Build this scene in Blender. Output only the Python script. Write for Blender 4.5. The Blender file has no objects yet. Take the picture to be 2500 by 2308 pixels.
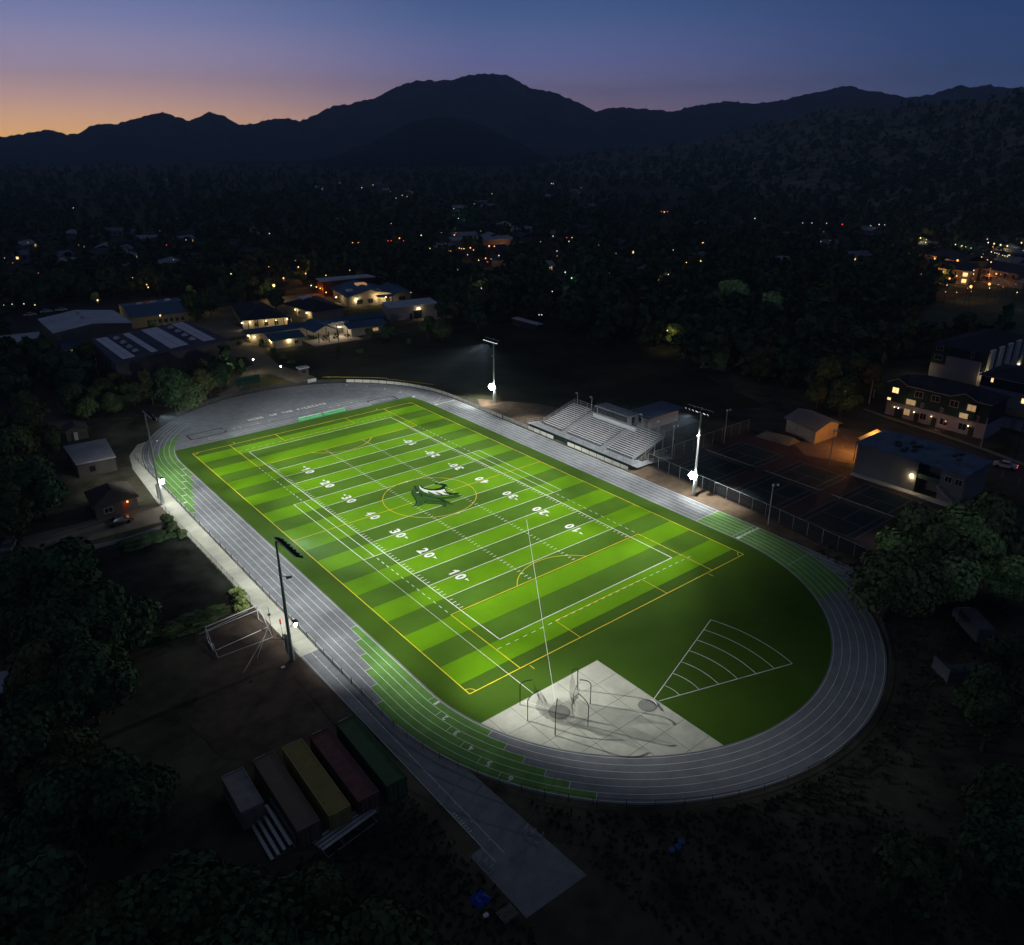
import bpy, math, random
import numpy as np
from mathutils import Matrix, Vector
sc = bpy.context.scene
random.seed(7); RNG = np.random.default_rng(7)
PI = math.pi
# ------------------------------------------------------------------ camera
YAW, PIT, ROL, FPX = 0.6743, 0.4088, -0.0049, 1919.0
CAM = np.array([-74.448, -118.94, 65.607])
F = np.array([math.sin(YAW)*math.cos(PIT), math.cos(YAW)*math.cos(PIT), -math.sin(PIT)])
R0 = np.array([math.cos(YAW), -math.sin(YAW), 0.0]); U0 = np.cross(R0, F)
RR = R0*math.cos(ROL)+U0*math.sin(ROL); UU = -R0*math.sin(ROL)+U0*math.cos(ROL)
cd = bpy.data.cameras.new('camera'); cam = bpy.data.objects.new('camera', cd); sc.collection.objects.link(cam)
cd.sensor_width = 36; cd.lens = FPX/2500*36; cd.clip_start = .5; cd.clip_end = 30000
M = Matrix.Identity(4)
for i in range(3):
    M[i][0] = RR[i]; M[i][1] = UU[i]; M[i][2] = -F[i]; M[i][3] = CAM[i]
cam.matrix_world = M
sc.camera = cam
def ray(px, py):
    d = F+((px-1250)/FPX)*RR-((py-1154)/FPX)*UU
    return d
def G(px, py, z=0.0):                      # survey: where a sight line meets the level z
    d = ray(px, py); t = (z-CAM[2])/d[2]
    return (CAM[0]+d[0]*t, CAM[1]+d[1]*t)
# ------------------------------------------------------------------ colour management, sky
sc.view_settings.view_transform = 'Standard'; sc.view_settings.look = 'None'
sc.view_settings.exposure = 0.0; sc.view_settings.gamma = 1.0
sc.render.engine = 'CYCLES'
sc.cycles.use_denoising = True
sc.cycles.max_bounces = 5; sc.cycles.diffuse_bounces = 2; sc.cycles.glossy_bounces = 2
sc.cycles.transparent_max_bounces = 8; sc.cycles.sample_clamp_indirect = 4; sc.cycles.use_light_tree = True
sc.cycles.caustics_reflective = False; sc.cycles.caustics_refractive = False
def lin(c):
    return tuple(((v/255)/12.92 if v/255 <= .04045 else ((v/255+.055)/1.055)**2.4) for v in c)+(1.0,)
w = bpy.data.worlds.new('World'); sc.world = w; w.use_nodes = True
nt = w.node_tree; nt.nodes.clear(); N = nt.nodes.new; LK = nt.links.new
out = N('ShaderNodeOutputWorld'); bg = N('ShaderNodeBackground'); tc = N('ShaderNodeTexCoord')
sep = N('ShaderNodeSeparateXYZ'); LK(tc.outputs['Generated'], sep.inputs[0])
def ramp(stops):
    r = N('ShaderNodeValToRGB'); r.color_ramp.interpolation = 'EASE' if len(stops) < 3 else 'LINEAR'
    e = r.color_ramp.elements
    while len(e) < len(stops): e.new(.5)
    for el, (p, c) in zip(e, stops): el.position = p; el.color = lin(c)
    return r
mr = N('ShaderNodeMapRange'); mr.inputs[1].default_value = -.002; mr.inputs[2].default_value = .16
LK(sep.outputs[2], mr.inputs[0])
flat = N('ShaderNodeVectorMath'); flat.operation = 'MULTIPLY'; flat.inputs[1].default_value = (1, 1, 0)
LK(tc.outputs['Generated'], flat.inputs[0])
nrm = N('ShaderNodeVectorMath'); nrm.operation = 'NORMALIZE'; LK(flat.outputs[0], nrm.inputs[0])
dot = N('ShaderNodeVectorMath'); dot.operation = 'DOT_PRODUCT'; LK(nrm.outputs[0], dot.inputs[0])
sa = math.radians(-6); dot.inputs[1].default_value = (math.sin(sa), math.cos(sa), 0)
r1 = ramp([(0, (240, 182, 116)), (.11, (226, 176, 140)), (.24, (200, 162, 156)), (.42, (160, 144, 168)), (.68, (117, 121, 160)), (.95, (85, 98, 145))])
r2 = ramp([(0, (164, 132, 142)), (.28, (122, 114, 148)), (.47, (96, 101, 146)), (.72, (69, 88, 130)), (.95, (51, 72, 116))])
r3 = ramp([(0, (70, 82, 116)), (.28, (56, 73, 112)), (.5, (44, 65, 106)), (.72, (37, 58, 100)), (.95, (30, 51, 92))])
fa = N('ShaderNodeMapRange'); fa.inputs[1].default_value = .72; fa.inputs[2].default_value = .985; fa.interpolation_type = 'SMOOTHSTEP'
fb = N('ShaderNodeMapRange'); fb.inputs[1].default_value = .25; fb.inputs[2].default_value = .76; fb.interpolation_type = 'SMOOTHSTEP'
LK(dot.outputs['Value'], fa.inputs[0]); LK(dot.outputs['Value'], fb.inputs[0])
for r in (r1, r2, r3): LK(mr.outputs[0], r.inputs[0])
def mixc(f, a, b):
    m = N('ShaderNodeMix'); m.data_type = 'RGBA'
    LK(f, m.inputs[0]); LK(a, m.inputs[6])
    if isinstance(b, tuple): m.inputs[7].default_value = b
    else: LK(b, m.inputs[7])
    return m.outputs[2]
m1 = mixc(fb.outputs[0], r3.outputs[0], r2.outputs[0]); m2 = mixc(fa.outputs[0], m1, r1.outputs[0])
up = N('ShaderNodeMapRange'); up.inputs[1].default_value = .16; up.inputs[2].default_value = .34; LK(sep.outputs[2], up.inputs[0])
m3 = mixc(up.outputs[0], m2, lin((41, 47, 58)))
dn = N('ShaderNodeMapRange'); dn.inputs[1].default_value = 0; dn.inputs[2].default_value = -.03; LK(sep.outputs[2], dn.inputs[0])
m4 = mixc(dn.outputs[0], m3, lin((8, 9, 14)))
LK(m4, bg.inputs[0]); bg.inputs[1].default_value = 1.55; LK(bg.outputs[0], out.inputs[0])
# ------------------------------------------------------------------ helpers
def tag(o, label=None, cat=None, group=None, kind=None):
    if label: o['label'] = label
    if cat: o['category'] = cat
    if group: o['group'] = group
    if kind: o['kind'] = kind
    return o
def thing(name, label, cat, loc=(0, 0, 0), group=None, rz=0):
    o = bpy.data.objects.new(name, None); sc.collection.objects.link(o)
    o.location = loc; o.rotation_euler = (0, 0, rz); o.empty_display_size = .5
    return tag(o, label, cat, group)
def mat(name, c, rough=.8, noise=.25, scale=3.0, metal=0.0, emis=None, es=0, c2=None, bump=0, spec=.12, srgb=False, detail=4):
    m = bpy.data.materials.new(name); m.use_nodes = True; t = m.node_tree; b = t.nodes['Principled BSDF']
    b.inputs['Roughness'].default_value = rough; b.inputs['Metallic'].default_value = metal
    b.inputs['Specular IOR Level'].default_value = spec
    if noise > 0:
        tcn = t.nodes.new('ShaderNodeTexCoord'); nz = t.nodes.new('ShaderNodeTexNoise')
        nz.inputs['Scale'].default_value = 1/scale; nz.inputs['Detail'].default_value = detail; nz.inputs['Roughness'].default_value = .65
        geo = t.nodes.new('ShaderNodeNewGeometry'); t.links.new(geo.outputs['Position'], nz.inputs['Vector'])
        rp = t.nodes.new('ShaderNodeValToRGB'); e = rp.color_ramp.elements
        e[0].position = .3; e[1].position = .7
        a = tuple(v*(1-noise) for v in c)+(1,); bb = tuple(min(1, v*(1+noise)) for v in (c2 or c))+(1,)
        e[0].color = a; e[1].color = bb
        t.links.new(nz.outputs[0], rp.inputs[0]); t.links.new(rp.outputs[0], b.inputs['Base Color'])
        if bump:
            bp = t.nodes.new('ShaderNodeBump'); bp.inputs['Strength'].default_value = bump
            t.links.new(nz.outputs[0], bp.inputs['Height']); t.links.new(bp.outputs[0], b.inputs['Normal'])
    else: b.inputs['Base Color'].default_value = tuple(c)+(1,)
    if emis:
        b.inputs['Emission Color'].default_value = tuple(emis)+(1,); b.inputs['Emission Strength'].default_value = es
    return m
def glow(name, c, s, sample=False):
    m = mat(name, (.1, .1, .1), emis=c, es=s, noise=0)
    m.cycles.emission_sampling = 'AUTO' if sample else 'NONE'
    return m
class MB:
    def __init__(s): s.v = []; s.f = []
    def add(s, vs, fs):
        n = len(s.v); s.v += [tuple(map(float, p)) for p in vs]; s.f += [tuple(i+n for i in q) for q in fs]; return s
    def box(s, x0, x1, y0, y1, z0, z1):
        return s.add([(x0, y0, z0), (x1, y0, z0), (x1, y1, z0), (x0, y1, z0), (x0, y0, z1), (x1, y0, z1), (x1, y1, z1), (x0, y1, z1)],
                     [(0, 3, 2, 1), (4, 5, 6, 7), (0, 1, 5, 4), (1, 2, 6, 5), (2, 3, 7, 6), (3, 0, 4, 7)])
    def obox(s, c, ax, ay, az):            # oriented box: centre and three half-axis vectors
        c, ax, ay, az = map(np.array, (c, ax, ay, az)); vs = []
        for k in (-1, 1):
            for i, j in ((-1, -1), (1, -1), (1, 1), (-1, 1)): vs.append(c+i*ax+j*ay+k*az)
        return s.add(vs, [(0, 3, 2, 1), (4, 5, 6, 7), (0, 1, 5, 4), (1, 2, 6, 5), (2, 3, 7, 6), (3, 0, 4, 7)])
    def prism(s, poly, z0, z1):
        n = len(poly)
        a = sum(poly[i][0]*poly[(i+1) % n][1]-poly[(i+1) % n][0]*poly[i][1] for i in range(n))
        if a < 0: poly = poly[::-1]
        vs = [(x, y, z0) for x, y in poly]+[(x, y, z1) for x, y in poly]
        return s.add(vs, [tuple(range(n-1, -1, -1)), tuple(range(n, 2*n))]+[(i, (i+1) % n, (i+1) % n+n, i+n) for i in range(n)])
    def sheet(s, poly, z):
        n = len(poly)
        a = sum(poly[i][0]*poly[(i+1) % n][1]-poly[(i+1) % n][0]*poly[i][1] for i in range(n))
        if a < 0: poly = poly[::-1]
        return s.add([(x, y, z) for x, y in poly], [tuple(range(n))])
    def strip(s, pts, wd, z, closed=False):
        P = np.array(pts, float); n = len(P); L = []; R = []
        for i in range(n):
            if closed: d = P[(i+1) % n]-P[i-1]
            else: d = P[min(i+1, n-1)]-P[max(i-1, 0)]
            d = d/np.hypot(*d); nn = np.array([-d[1], d[0]])*wd/2
            L.append(P[i]+nn); R.append(P[i]-nn)
        vs = [(p[0], p[1], z) for p in L]+[(p[0], p[1], z) for p in R]
        m = n if closed else n-1
        return s.add(vs, [(i+n, (i+1) % n+n, (i+1) % n, i) for i in range(m)])
    def tube(s, p0, p1, r0, r1=None, n=8, cap=True):
        r1 = r0 if r1 is None else r1
        p0 = np.array(p0, float); p1 = np.array(p1, float); d = p1-p0; d = d/np.linalg.norm(d)
        a = np.cross(d, (0, 0, 1) if abs(d[2]) < .9 else (1, 0, 0)); a /= np.linalg.norm(a); b = np.cross(d, a)
        vs = [p0+r0*(a*math.cos(2*PI*i/n)+b*math.sin(2*PI*i/n)) for i in range(n)]+[p1+r1*(a*math.cos(2*PI*i/n)+b*math.sin(2*PI*i/n)) for i in range(n)]
        fs = [(i, (i+1) % n, (i+1) % n+n, i+n) for i in range(n)]
        if cap: fs += [tuple(range(n-1, -1, -1)), tuple(range(n, 2*n))]
        return s.add(vs, fs)
    def path(s, pts, r, n=6):
        for a, b in zip(pts[:-1], pts[1:]): s.tube(a, b, r, n=n)
        return s
    def build(s, name, m, parent=None, label=None, local=False):
        me = bpy.data.meshes.new(name)
        off = np.array(parent_loc(parent)) if (parent is not None and not local) else np.zeros(3)
        me.from_pydata([tuple(np.array(p)-off) for p in s.v], [], s.f); me.materials.append(m); me.update()
        o = bpy.data.objects.new(name, me); sc.collection.objects.link(o)
        if parent is not None: o.parent = parent
        if label: o['label'] = label
        return o
def parent_loc(p):
    v = np.zeros(3)
    while p is not None: v = v+np.array(p.location); p = p.parent
    return v
def struct(name, mb, m): return tag(mb.build(name, m), kind='structure')
KIDS = {}
def copy_tree(o, parent=None):
    c = o.copy(); sc.collection.objects.link(c); c.parent = parent
    for ch in KIDS.get(o.name) or [x for x in list(sc.collection.objects) if x.parent == o]: copy_tree(ch, c)
    return c
def freeze(o):                             # remembers a prototype's children so that copying stays quick
    ks = [x for x in list(sc.collection.objects) if x.parent == o]; KIDS[o.name] = ks
    for k in ks: freeze(k)
def npmesh(name, V, Fq, m):
    me = bpy.data.meshes.new(name); n = len(Fq); k = Fq.shape[1]
    me.vertices.add(len(V)); me.vertices.foreach_set('co', V.astype(np.float32).ravel())
    me.loops.add(n*k); me.loops.foreach_set('vertex_index', Fq.astype(np.int32).ravel())
    me.polygons.add(n); me.polygons.foreach_set('loop_start', np.arange(0, n*k, k, dtype=np.int32))
    me.polygons.foreach_set('loop_total', np.full(n, k, dtype=np.int32))
    me.materials.append(m); me.update(calc_edges=True); me.validate(); return me
# ------------------------------------------------------------------ materials
GRASSY = mat('dark_rough_grass', (.055, .064, .042), noise=.75, scale=9, c2=(.066, .062, .042), rough=1, spec=.05, bump=.2)
def turf_mat():
    m = bpy.data.materials.new('striped_turf'); m.use_nodes = True; t = m.node_tree; b = t.nodes['Principled BSDF']
    b.inputs['Roughness'].default_value = 1; b.inputs['Specular IOR Level'].default_value = .03
    geo = t.nodes.new('ShaderNodeNewGeometry'); sp = t.nodes.new('ShaderNodeSeparateXYZ'); t.links.new(geo.outputs['Position'], sp.inputs[0])
    def mth(op, a, b_=None, c=None):
        n = t.nodes.new('ShaderNodeMath'); n.operation = op
        for i, v in enumerate((a, b_, c)):
            if v is None: continue
            if isinstance(v, (int, float)): n.inputs[i].default_value = v
            else: t.links.new(v, n.inputs[i])
        return n.outputs[0]
    ay = mth('ABSOLUTE', sp.outputs[1]); ax = mth('ABSOLUTE', sp.outputs[0])
    k = mth('FLOOR', mth('DIVIDE', ay, 4.572)); odd = mth('MODULO', k, 2.0)
    light = mth('SUBTRACT', 1.0, odd)
    inside = mth('MULTIPLY', mth('LESS_THAN', ax, 28.55), mth('LESS_THAN', ay, 50.29))
    light = mth('MULTIPLY', light, inside)
    def mx(f, a, c):
        n = t.nodes.new('ShaderNodeMix'); n.data_type = 'RGBA'
        if isinstance(f, float): n.inputs[0].default_value = f
        else: t.links.new(f, n.inputs[0])
        for i, v in ((6, a), (7, c)):
            if isinstance(v, tuple): n.inputs[i].default_value = v+(1,)
            else: t.links.new(v, n.inputs[i])
        return n.outputs[2]
    base = mx(light, (.064, .138, .012), (.108, .252, .004))
    edge = mx(inside, (.048, .100, .010), base)
    nz = t.nodes.new('ShaderNodeTexNoise'); nz.inputs['Scale'].default_value = .22; nz.inputs['Detail'].default_value = 6; t.links.new(geo.outputs['Position'], nz.inputs['Vector'])
    nf = t.nodes.new('ShaderNodeTexNoise'); nf.inputs['Scale'].default_value = 6; nf.inputs['Detail'].default_value = 3; t.links.new(geo.outputs['Position'], nf.inputs['Vector'])
    v = mth('ADD', mth('MULTIPLY', nz.outputs[0], .38), mth('MULTIPLY', nf.outputs[0], .22)); v = mth('ADD', v, .70)
    hs = t.nodes.new('ShaderNodeHueSaturation'); t.links.new(edge, hs.inputs['Color']); t.links.new(v, hs.inputs['Value'])
    t.links.new(hs.outputs[0], b.inputs['Base Color'])
    return m
TURF = turf_mat()
TRACK = mat('grey_track_rubber', (.190, .203, .222), noise=.2, scale=2.2, rough=1, spec=.06, detail=8)
TRACKG = mat('green_track_rubber', (.115, .255, .062), noise=.2, scale=2.2, rough=1, spec=.06, detail=8)
LINE = mat('white_line_paint', (.68, .72, .66), noise=.1, scale=1, rough=.8)
LINEY = mat('yellow_line_paint', (.66, .56, .03), noise=.1, scale=1, rough=.8)
BLACKP = mat('black_line_paint', (.006, .007, .008), noise=.2, rough=1, spec=.02)
CONC = mat('pale_concrete', (.47, .48, .40), noise=.22, scale=3.5, rough=.9, detail=8)
CONCD = mat('joint_grey', (.14, .14, .13), noise=.2)  # plain grey of the pad joints
PATH = mat('weathered_concrete_path', (.19, .165, .125), noise=.2, scale=4, rough=.95)
ASPH = mat('dark_asphalt', (.042, .043, .048), noise=.25, scale=6, rough=.9)
DIRT = mat('brown_dirt', (.115, .083, .055), noise=.4, scale=2.5, rough=1, bump=.3, detail=8)
GALV = mat('galvanised_steel', (.42, .44, .46), metal=.55, rough=.45, noise=.12, scale=2)
ALU = mat('ribbed_aluminium', (.56, .58, .60), metal=.5, rough=.42, noise=.1, scale=.6)
DSTEEL = mat('dark_painted_steel', (.035, .042, .042), rough=.5, metal=.3, noise=.1)
BLACK = mat('black_plastic', (.01, .01, .011), rough=.5, noise=.1)
WHITE = mat('white_paint', (.66, .67, .68), rough=.5, noise=.08)
PANEL = mat('cream_fence_fabric', (.50, .50, .44), noise=.1, scale=3, rough=.95)
SKIRT = mat('dark_green_fabric', (.008, .022, .016), noise=.2, rough=.95)
STUCCO = mat('grey_stucco', (.30, .29, .27), noise=.12, scale=3, rough=.95)
STUCCOD = mat('dark_brown_wall', (.085, .078, .07), noise=.2, scale=4, rough=.95)
CREAM = mat('cream_stucco', (.40, .36, .29), noise=.08, scale=3, rough=.95)
ROOFB = mat('blue_metal_roof', (.045, .11, .20), noise=.15, scale=6, rough=.55, metal=.1)
ROOFD = mat('dark_slate_roof', (.030, .034, .048), noise=.3, scale=3, rough=.8)
ROOFG = mat('pale_grey_roof', (.52, .56, .64), noise=.16, scale=7, rough=.8)
SOLAR = mat('pale_roof_panel', (.66, .66, .74), noise=.1, scale=4, rough=.5)
BRICK = mat('red_brick_wall', (.16, .055, .03), noise=.25, scale=.8, rough=.95)
WINDK = mat('dark_window_glass', (.012, .014, .02), rough=.12, noise=0, spec=.5)
WINLIT = glow('lit_window', (1, .66, .26), 1.6); WINDIM = glow('dim_lit_window', (1, .62, .28), .35)
TRIM = mat('pale_window_trim', (.38, .38, .38), noise=.05)
GREENP = mat('green_bench_paint', (.03, .30, .08), rough=.5, noise=.1)
REDP = mat('red_flag_cloth', (.60, .03, .02), noise=.1)
NAVY = mat('dark_siding', (.020, .038, .034), noise=.2, scale=2, rough=.9)
COURT = mat('blue_green_court_paint', (.020, .036, .040), noise=.15, scale=4, rough=.85)
COURTR = mat('dull_red_court_paint', (.060, .040, .040), noise=.2, scale=5, rough=.9)
COURTO = mat('brown_court_asphalt', (.13, .10, .08), noise=.2, scale=4, rough=.9)
FADEL = mat('faded_court_line', (.27, .28, .27), noise=.2)
BARK = mat('brown_bark', (.06, .045, .035), noise=.3, scale=.5, rough=1)
BULB_W = glow('cool_white_lamp_lens', (1, 1, .96), 60); BULB_Y = glow('warm_lamp_lens', (1, .80, .40), 14)
BULB_O = glow('orange_lamp_lens', (1, .33, .07), 9); BULB_R = glow('red_lamp_lens', (1, .05, .04), 5); BULB_B = glow('blue_white_lamp_lens', (.6, .7, 1), 5)
BULB_G = glow('greenish_lamp_lens', (.45, 1, .6), 2.5)
# ------------------------------------------------------------------ ground and terrain
g = MB(); nR = [0, 40, 90, 160, 260, 400, 700, 1200, 2200, 3000, 4500]; nA = 48
for i, r in enumerate(nR[1:]):
    for k in range(nA): g.v.append((CAM[0]+r*math.cos(2*PI*k/nA), CAM[1]+r*math.sin(2*PI*k/nA), 0.0))
g.v.append((CAM[0], CAM[1], 0.0)); c0 = len(g.v)-1
g.f += [(c0, k, (k+1) % nA) for k in range(nA)]
for i in range(len(nR)-2):
    g.f += [(i*nA+k, (i+1)*nA+k, (i+1)*nA+(k+1) % nA, i*nA+(k+1) % nA) for k in range(nA)]
struct('ground', g, GRASSY)
S2 = 2500/2002.0
def az_slope(px, py):
    d = ray(px, py); h = math.hypot(d[0], d[1]); return math.atan2(d[0], d[1]), d[2]/h
def sil_fn(pts):
    A = [az_slope(x*S2, y*S2) for x, y in pts]; xs = [a for a, s in A]; ys = [s for a, s in A]
    return lambda az: float(np.interp(az, xs, ys)), xs[0], xs[-1]
def vnoise(seed):
    r = np.random.default_rng(seed); T = r.random((64, 64))
    def f(x, y):
        x = np.asarray(x, float); y = np.asarray(y, float); v = 0; a = 1; s = 0
        for o in range(5):
            xi = np.floor(x).astype(int); yi = np.floor(y).astype(int); fx = x-xi; fy = y-yi
            fx = fx*fx*(3-2*fx); fy = fy*fy*(3-2*fy)
            q = lambda i, j: T[(i) % 64, (j) % 64]
            v = v+a*((q(xi, yi)*(1-fx)+q(xi+1, yi)*fx)*(1-fy)+(q(xi, yi+1)*(1-fx)+q(xi+1, yi+1)*fx)*fy)
            s += a; a *= .5; x = x*2.03+3.1; y = y*2.03+7.7
        return v/s
    return f
def ridge(name, pts, rb, rr, m, nA=420, nT=60, seed=1, rough=.0012, gully=.4, power=1.15, back=1.5, ext=.25):
    f, a0, a1 = sil_fn(pts); az = np.linspace(a0-ext*0-(.3 if pts[0][0] <= 5 else 0), a1+(.3 if pts[-1][0] >= 1998 else 0), nA)
    n = vnoise(seed); V = []; jit = n(az*260, az*0+4.2)-.5
    sl = np.array([f(a) for a in az])+jit*rough
    T = np.linspace(0, 1, nT); Tb = np.linspace(1, back, 10)[1:]
    rbv = np.array([rb(a) for a in az]); rrv = np.array([rr(a) for a in az])
    Z = np.maximum(CAM[2]+sl*rrv, 2.0)
    for t in list(T)+list(Tb):
        r = rbv+(rrv-rbv)*t; x = CAM[0]+r*np.sin(az); y = CAM[1]+r*np.cos(az)
        if t <= 1:
            nn = n(x/rrv.mean()*14+9, y/rrv.mean()*14+2)
            z = Z*t**power*(1-gully*nn*(1-t)*min(1, 3*t)*1.6)-1.0*(1-t)
        else: z = Z*(1-((t-1)/(back-1))**1.3)-1
        V.append(np.c_[x, y, z])
    V = np.concatenate(V); k = len(T)+len(Tb)
    I = np.arange((k-1)*nA).reshape(k-1, nA)[:, :-1].ravel()
    Fq = np.c_[I, I+1, I+nA+1, I+nA][:, ::-1]
    me = npmesh(name, V, Fq, m); o = bpy.data.objects.new(name, me); sc.collection.objects.link(o); tag(o, kind='structure')
    for p in me.polygons: p.use_smooth = True
    return o, V.reshape(k, nA, 3), az
MTN = mat('wooded_mountain', (.040, .048, .085), noise=.35, scale=160, c2=(.055, .062, .10), rough=1, spec=0)  # blue of distance painted into the base colour, besides the haze
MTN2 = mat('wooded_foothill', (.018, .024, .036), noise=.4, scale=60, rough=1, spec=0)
HILLM = mat('scrubby_hillside', (.05, .07, .05), noise=.7, scale=34, c2=(.15, .145, .115), rough=1, spec=0, detail=9)
SIL = [(0, 268), (45, 262), (75, 256), (95, 254), (130, 263), (150, 262), (185, 243), (225, 243), (270, 232), (295, 223), (318, 220), (345, 229), (370, 236), (395, 225), (413, 219), (440, 229), (468, 243), (490, 243), (530, 233), (560, 231), (585, 238), (612, 227), (650, 207), (680, 205), (700, 199), (730, 194), (750, 182), (790, 165), (815, 157), (850, 158), (880, 157), (900, 150), (930, 145), (960, 144), (990, 147), (1010, 157), (1035, 172), (1080, 180), (1110, 192), (1140, 206), (1165, 218), (1185, 213), (1220, 210), (1260, 213), (1300, 217), (1325, 216), (1350, 208), (1380, 204), (1420, 198), (1470, 203), (1520, 198), (1560, 189), (1600, 180), (1640, 171), (1660, 168), (1690, 176), (1720, 180), (1740, 184), (1760, 189), (1800, 188), (1830, 182), (1860, 172), (1880, 166), (1900, 172), (1935, 166), (1960, 172), (2002, 171)]
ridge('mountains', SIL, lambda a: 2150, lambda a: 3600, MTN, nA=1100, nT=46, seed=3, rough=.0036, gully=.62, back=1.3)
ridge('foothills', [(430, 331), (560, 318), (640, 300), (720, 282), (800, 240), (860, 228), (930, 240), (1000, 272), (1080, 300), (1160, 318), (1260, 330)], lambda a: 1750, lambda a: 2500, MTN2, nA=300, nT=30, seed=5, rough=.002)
HS = [(1040, 326), (1090, 312), (1150, 301), (1200, 297), (1250, 292), (1300, 285), (1370, 276), (1430, 262), (1480, 249), (1540, 235), (1600, 216), (1660, 212), (1750, 213), (1800, 207), (1860, 204), (1920, 199), (1960, 192), (2002, 184)]
HA0 = az_slope(1040*S2, 326*S2)[0]; HA1 = az_slope(2500, 320)[0]
hrb = lambda a: float(np.interp(a, [HA0, HA0+(HA1-HA0)*.35, HA1, HA1+.3], [1500, 1050, 560, 520]))
hrr = lambda a: float(np.interp(a, [HA0, HA0+(HA1-HA0)*.45, HA1, HA1+.3], [2000, 2100, 1500, 1450]))
_, HV, HAZ = ridge('hillside', HS, hrb, hrr, HILLM, nA=420, nT=70, seed=11, rough=.004, gully=.5, power=1.05)
def hill_z(x, y):
    dx, dy = x-CAM[0], y-CAM[1]; a = math.atan2(dx, dy); r = math.hypot(dx, dy)
    if a < HAZ[0] or a > HAZ[-1]: return 0.0
    i = int(round((a-HAZ[0])/(HAZ[-1]-HAZ[0])*(len(HAZ)-1))); rb = hrb(a); rr_ = hrr(a); t = (r-rb)/(rr_-rb)
    if t <= 0 or t > 1.02: return 0.0
    return max(0.0, float(HV[min(69, int(t*69)), i, 2]))
# ------------------------------------------------------------------ track, turf and markings
A0 = 48.5
def arc(R, cy, a0, a1, n=40, cx=0): return [(cx+R*math.cos(a0+(a1-a0)*i/n), cy+R*math.sin(a0+(a1-a0)*i/n)) for i in range(n+1)]
def stadium(R, n=56, ytop=None):
    p = arc(R, -A0, PI, 2*PI, n)+arc(R, A0, 0, PI, n)
    if ytop is not None: p = [(x, min(y, ytop)) for x, y in p]
    return p
struct('running_track', MB().sheet(stadium(39.0, 90), .03), TRACK)
inner = arc(32.0, -A0, PI, 2*PI, 70)
xa = math.sqrt(32**2-(57-A0)**2)
turf = inner+arc(32.0, A0, 0, math.asin((57-A0)/32), 8)+arc(32.0, A0, PI-math.asin((57-A0)/32), PI, 8)
struct('football_turf', MB().sheet(turf, .045), TURF)
padc = [(x, y) for x, y in inner if y < -57.8 and x < -10.9]
struct('throwing_pad', MB().sheet([(-11.0, -57.8)]+[(-math.sqrt(32**2-9.3**2), -57.8)]+padc+[(-10.9, -A0-math.sqrt(32**2-10.9**2))], .06), CONC)
jm = MB()
for x in (-14.6, -18.4, -22.2, -26.0, -29.4):
    yl = -A0-math.sqrt(32**2-x*x)+.1; jm.strip([(x, -57.85), (x+.02, yl)], .06, .064)
for y in (-61.4, -65.2, -69.0, -72.8, -76.6):
    xl = -math.sqrt(32**2-(y+A0)**2)+.1; jm.strip([(xl, y), (-10.95, y)], .06, .066)
struct('pad_joints', jm, CONCD)
lw = MB()                                   # white football lines
W = 18.288; YD = .9144; Z1 = .056
def seg(m, x0, y0, x1, y1, wd=.11, z=Z1): m.strip([(x0, y0), (x1, y1)], wd, z)
for sx in (-1, 1): seg(lw, sx*W, -45.72, sx*W, 45.72, .13)
for sy in (-1, 1): seg(lw, -W, sy*45.72, W, sy*45.72, .13)
for k in range(1, 8):
    for s in (-1, 1): seg(lw, -W, s*k*4.572, W, s*k*4.572, .11, Z1+.003)
for k in range(-39, 40):
    if k % 5 == 0:
        for x in (-4.4, 5.15): seg(lw, x, k*YD-.3, x, k*YD+.3, .1, Z1+.005)
        continue
    for s in (-1, 1): seg(lw, s*(W-.15), k*YD, s*(W-.85), k*YD, .1)
    for x in (-4.4, 5.15): seg(lw, x-.33, k*YD, x+.33, k*YD, .1)
for s in (-1, 1):
    x = s*20.15
    for k in range(0, 21):
        y = 14.6+k*1.55
        if y < 47:
            seg(lw, x, y, x, y+.75, .1)
            if s*1: seg(lw, x, -y, x, -y-.75, .1)
    seg(lw, x, -13.7, x, 13.7, .1); seg(lw, s*22.15, -13.7, s*22.15, 13.7, .1)
    for t in (-1, 1): seg(lw, s*18.3, t*13.72, s*22.2, t*13.72, .1, Z1+.007)
    for k in range(0, 27):
        xx = -20+k*1.55
        seg(lw, xx, s*47.35, xx+.75, s*47.35, .1, Z1+.009)
seg(lw, 0, 9.1, .7, 9.3, .1, Z1+.01); seg(lw, .1, 9.5, .5, 8.9, .1, Z1+.011); seg(lw, 0, -9.3, .7, -9.1, .1, Z1+.01); seg(lw, .1, -8.9, .5, -9.5, .1, Z1+.011)
# shot-put sector, discus lines
S0 = np.array([-12.3, -68.4]); sa0 = math.atan2(-61.4+68.0, 8.6+11.2); sa1 = math.atan2(-74.8+68.8, 8.7+10.9)
tip = np.array([-11.6, -68.35]); e0 = np.array([8.6, -61.4]); e1 = np.array([8.7, -74.8])
lw.strip([tip+(.5, .35), e0], .1, Z1+.012); lw.strip([tip+(.8, -.3), e1], .1, Z1+.012)
aa, ab = math.atan2(*(e0-tip)[::-1]), math.atan2(*(e1-tip)[::-1]); LEN = float(np.linalg.norm(e0-tip))
for k in range(7):
    r = LEN*(1-k*.137); lw.strip(arc(r, tip[1], aa, ab, 18, cx=tip[0]), .09, Z1+.014)
struct('white_field_lines', lw, LINE)
tl = MB(); tl.strip([(-22.15, -61.4), (-22.15, -13.7)], .06, .068); tl.strip([(-21.5, -61.2), (8.4, -19.5)], .06, .068)
tl.strip([(-22.2, -61.4), (-24.0, -58.0)], .09, .07)
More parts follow.
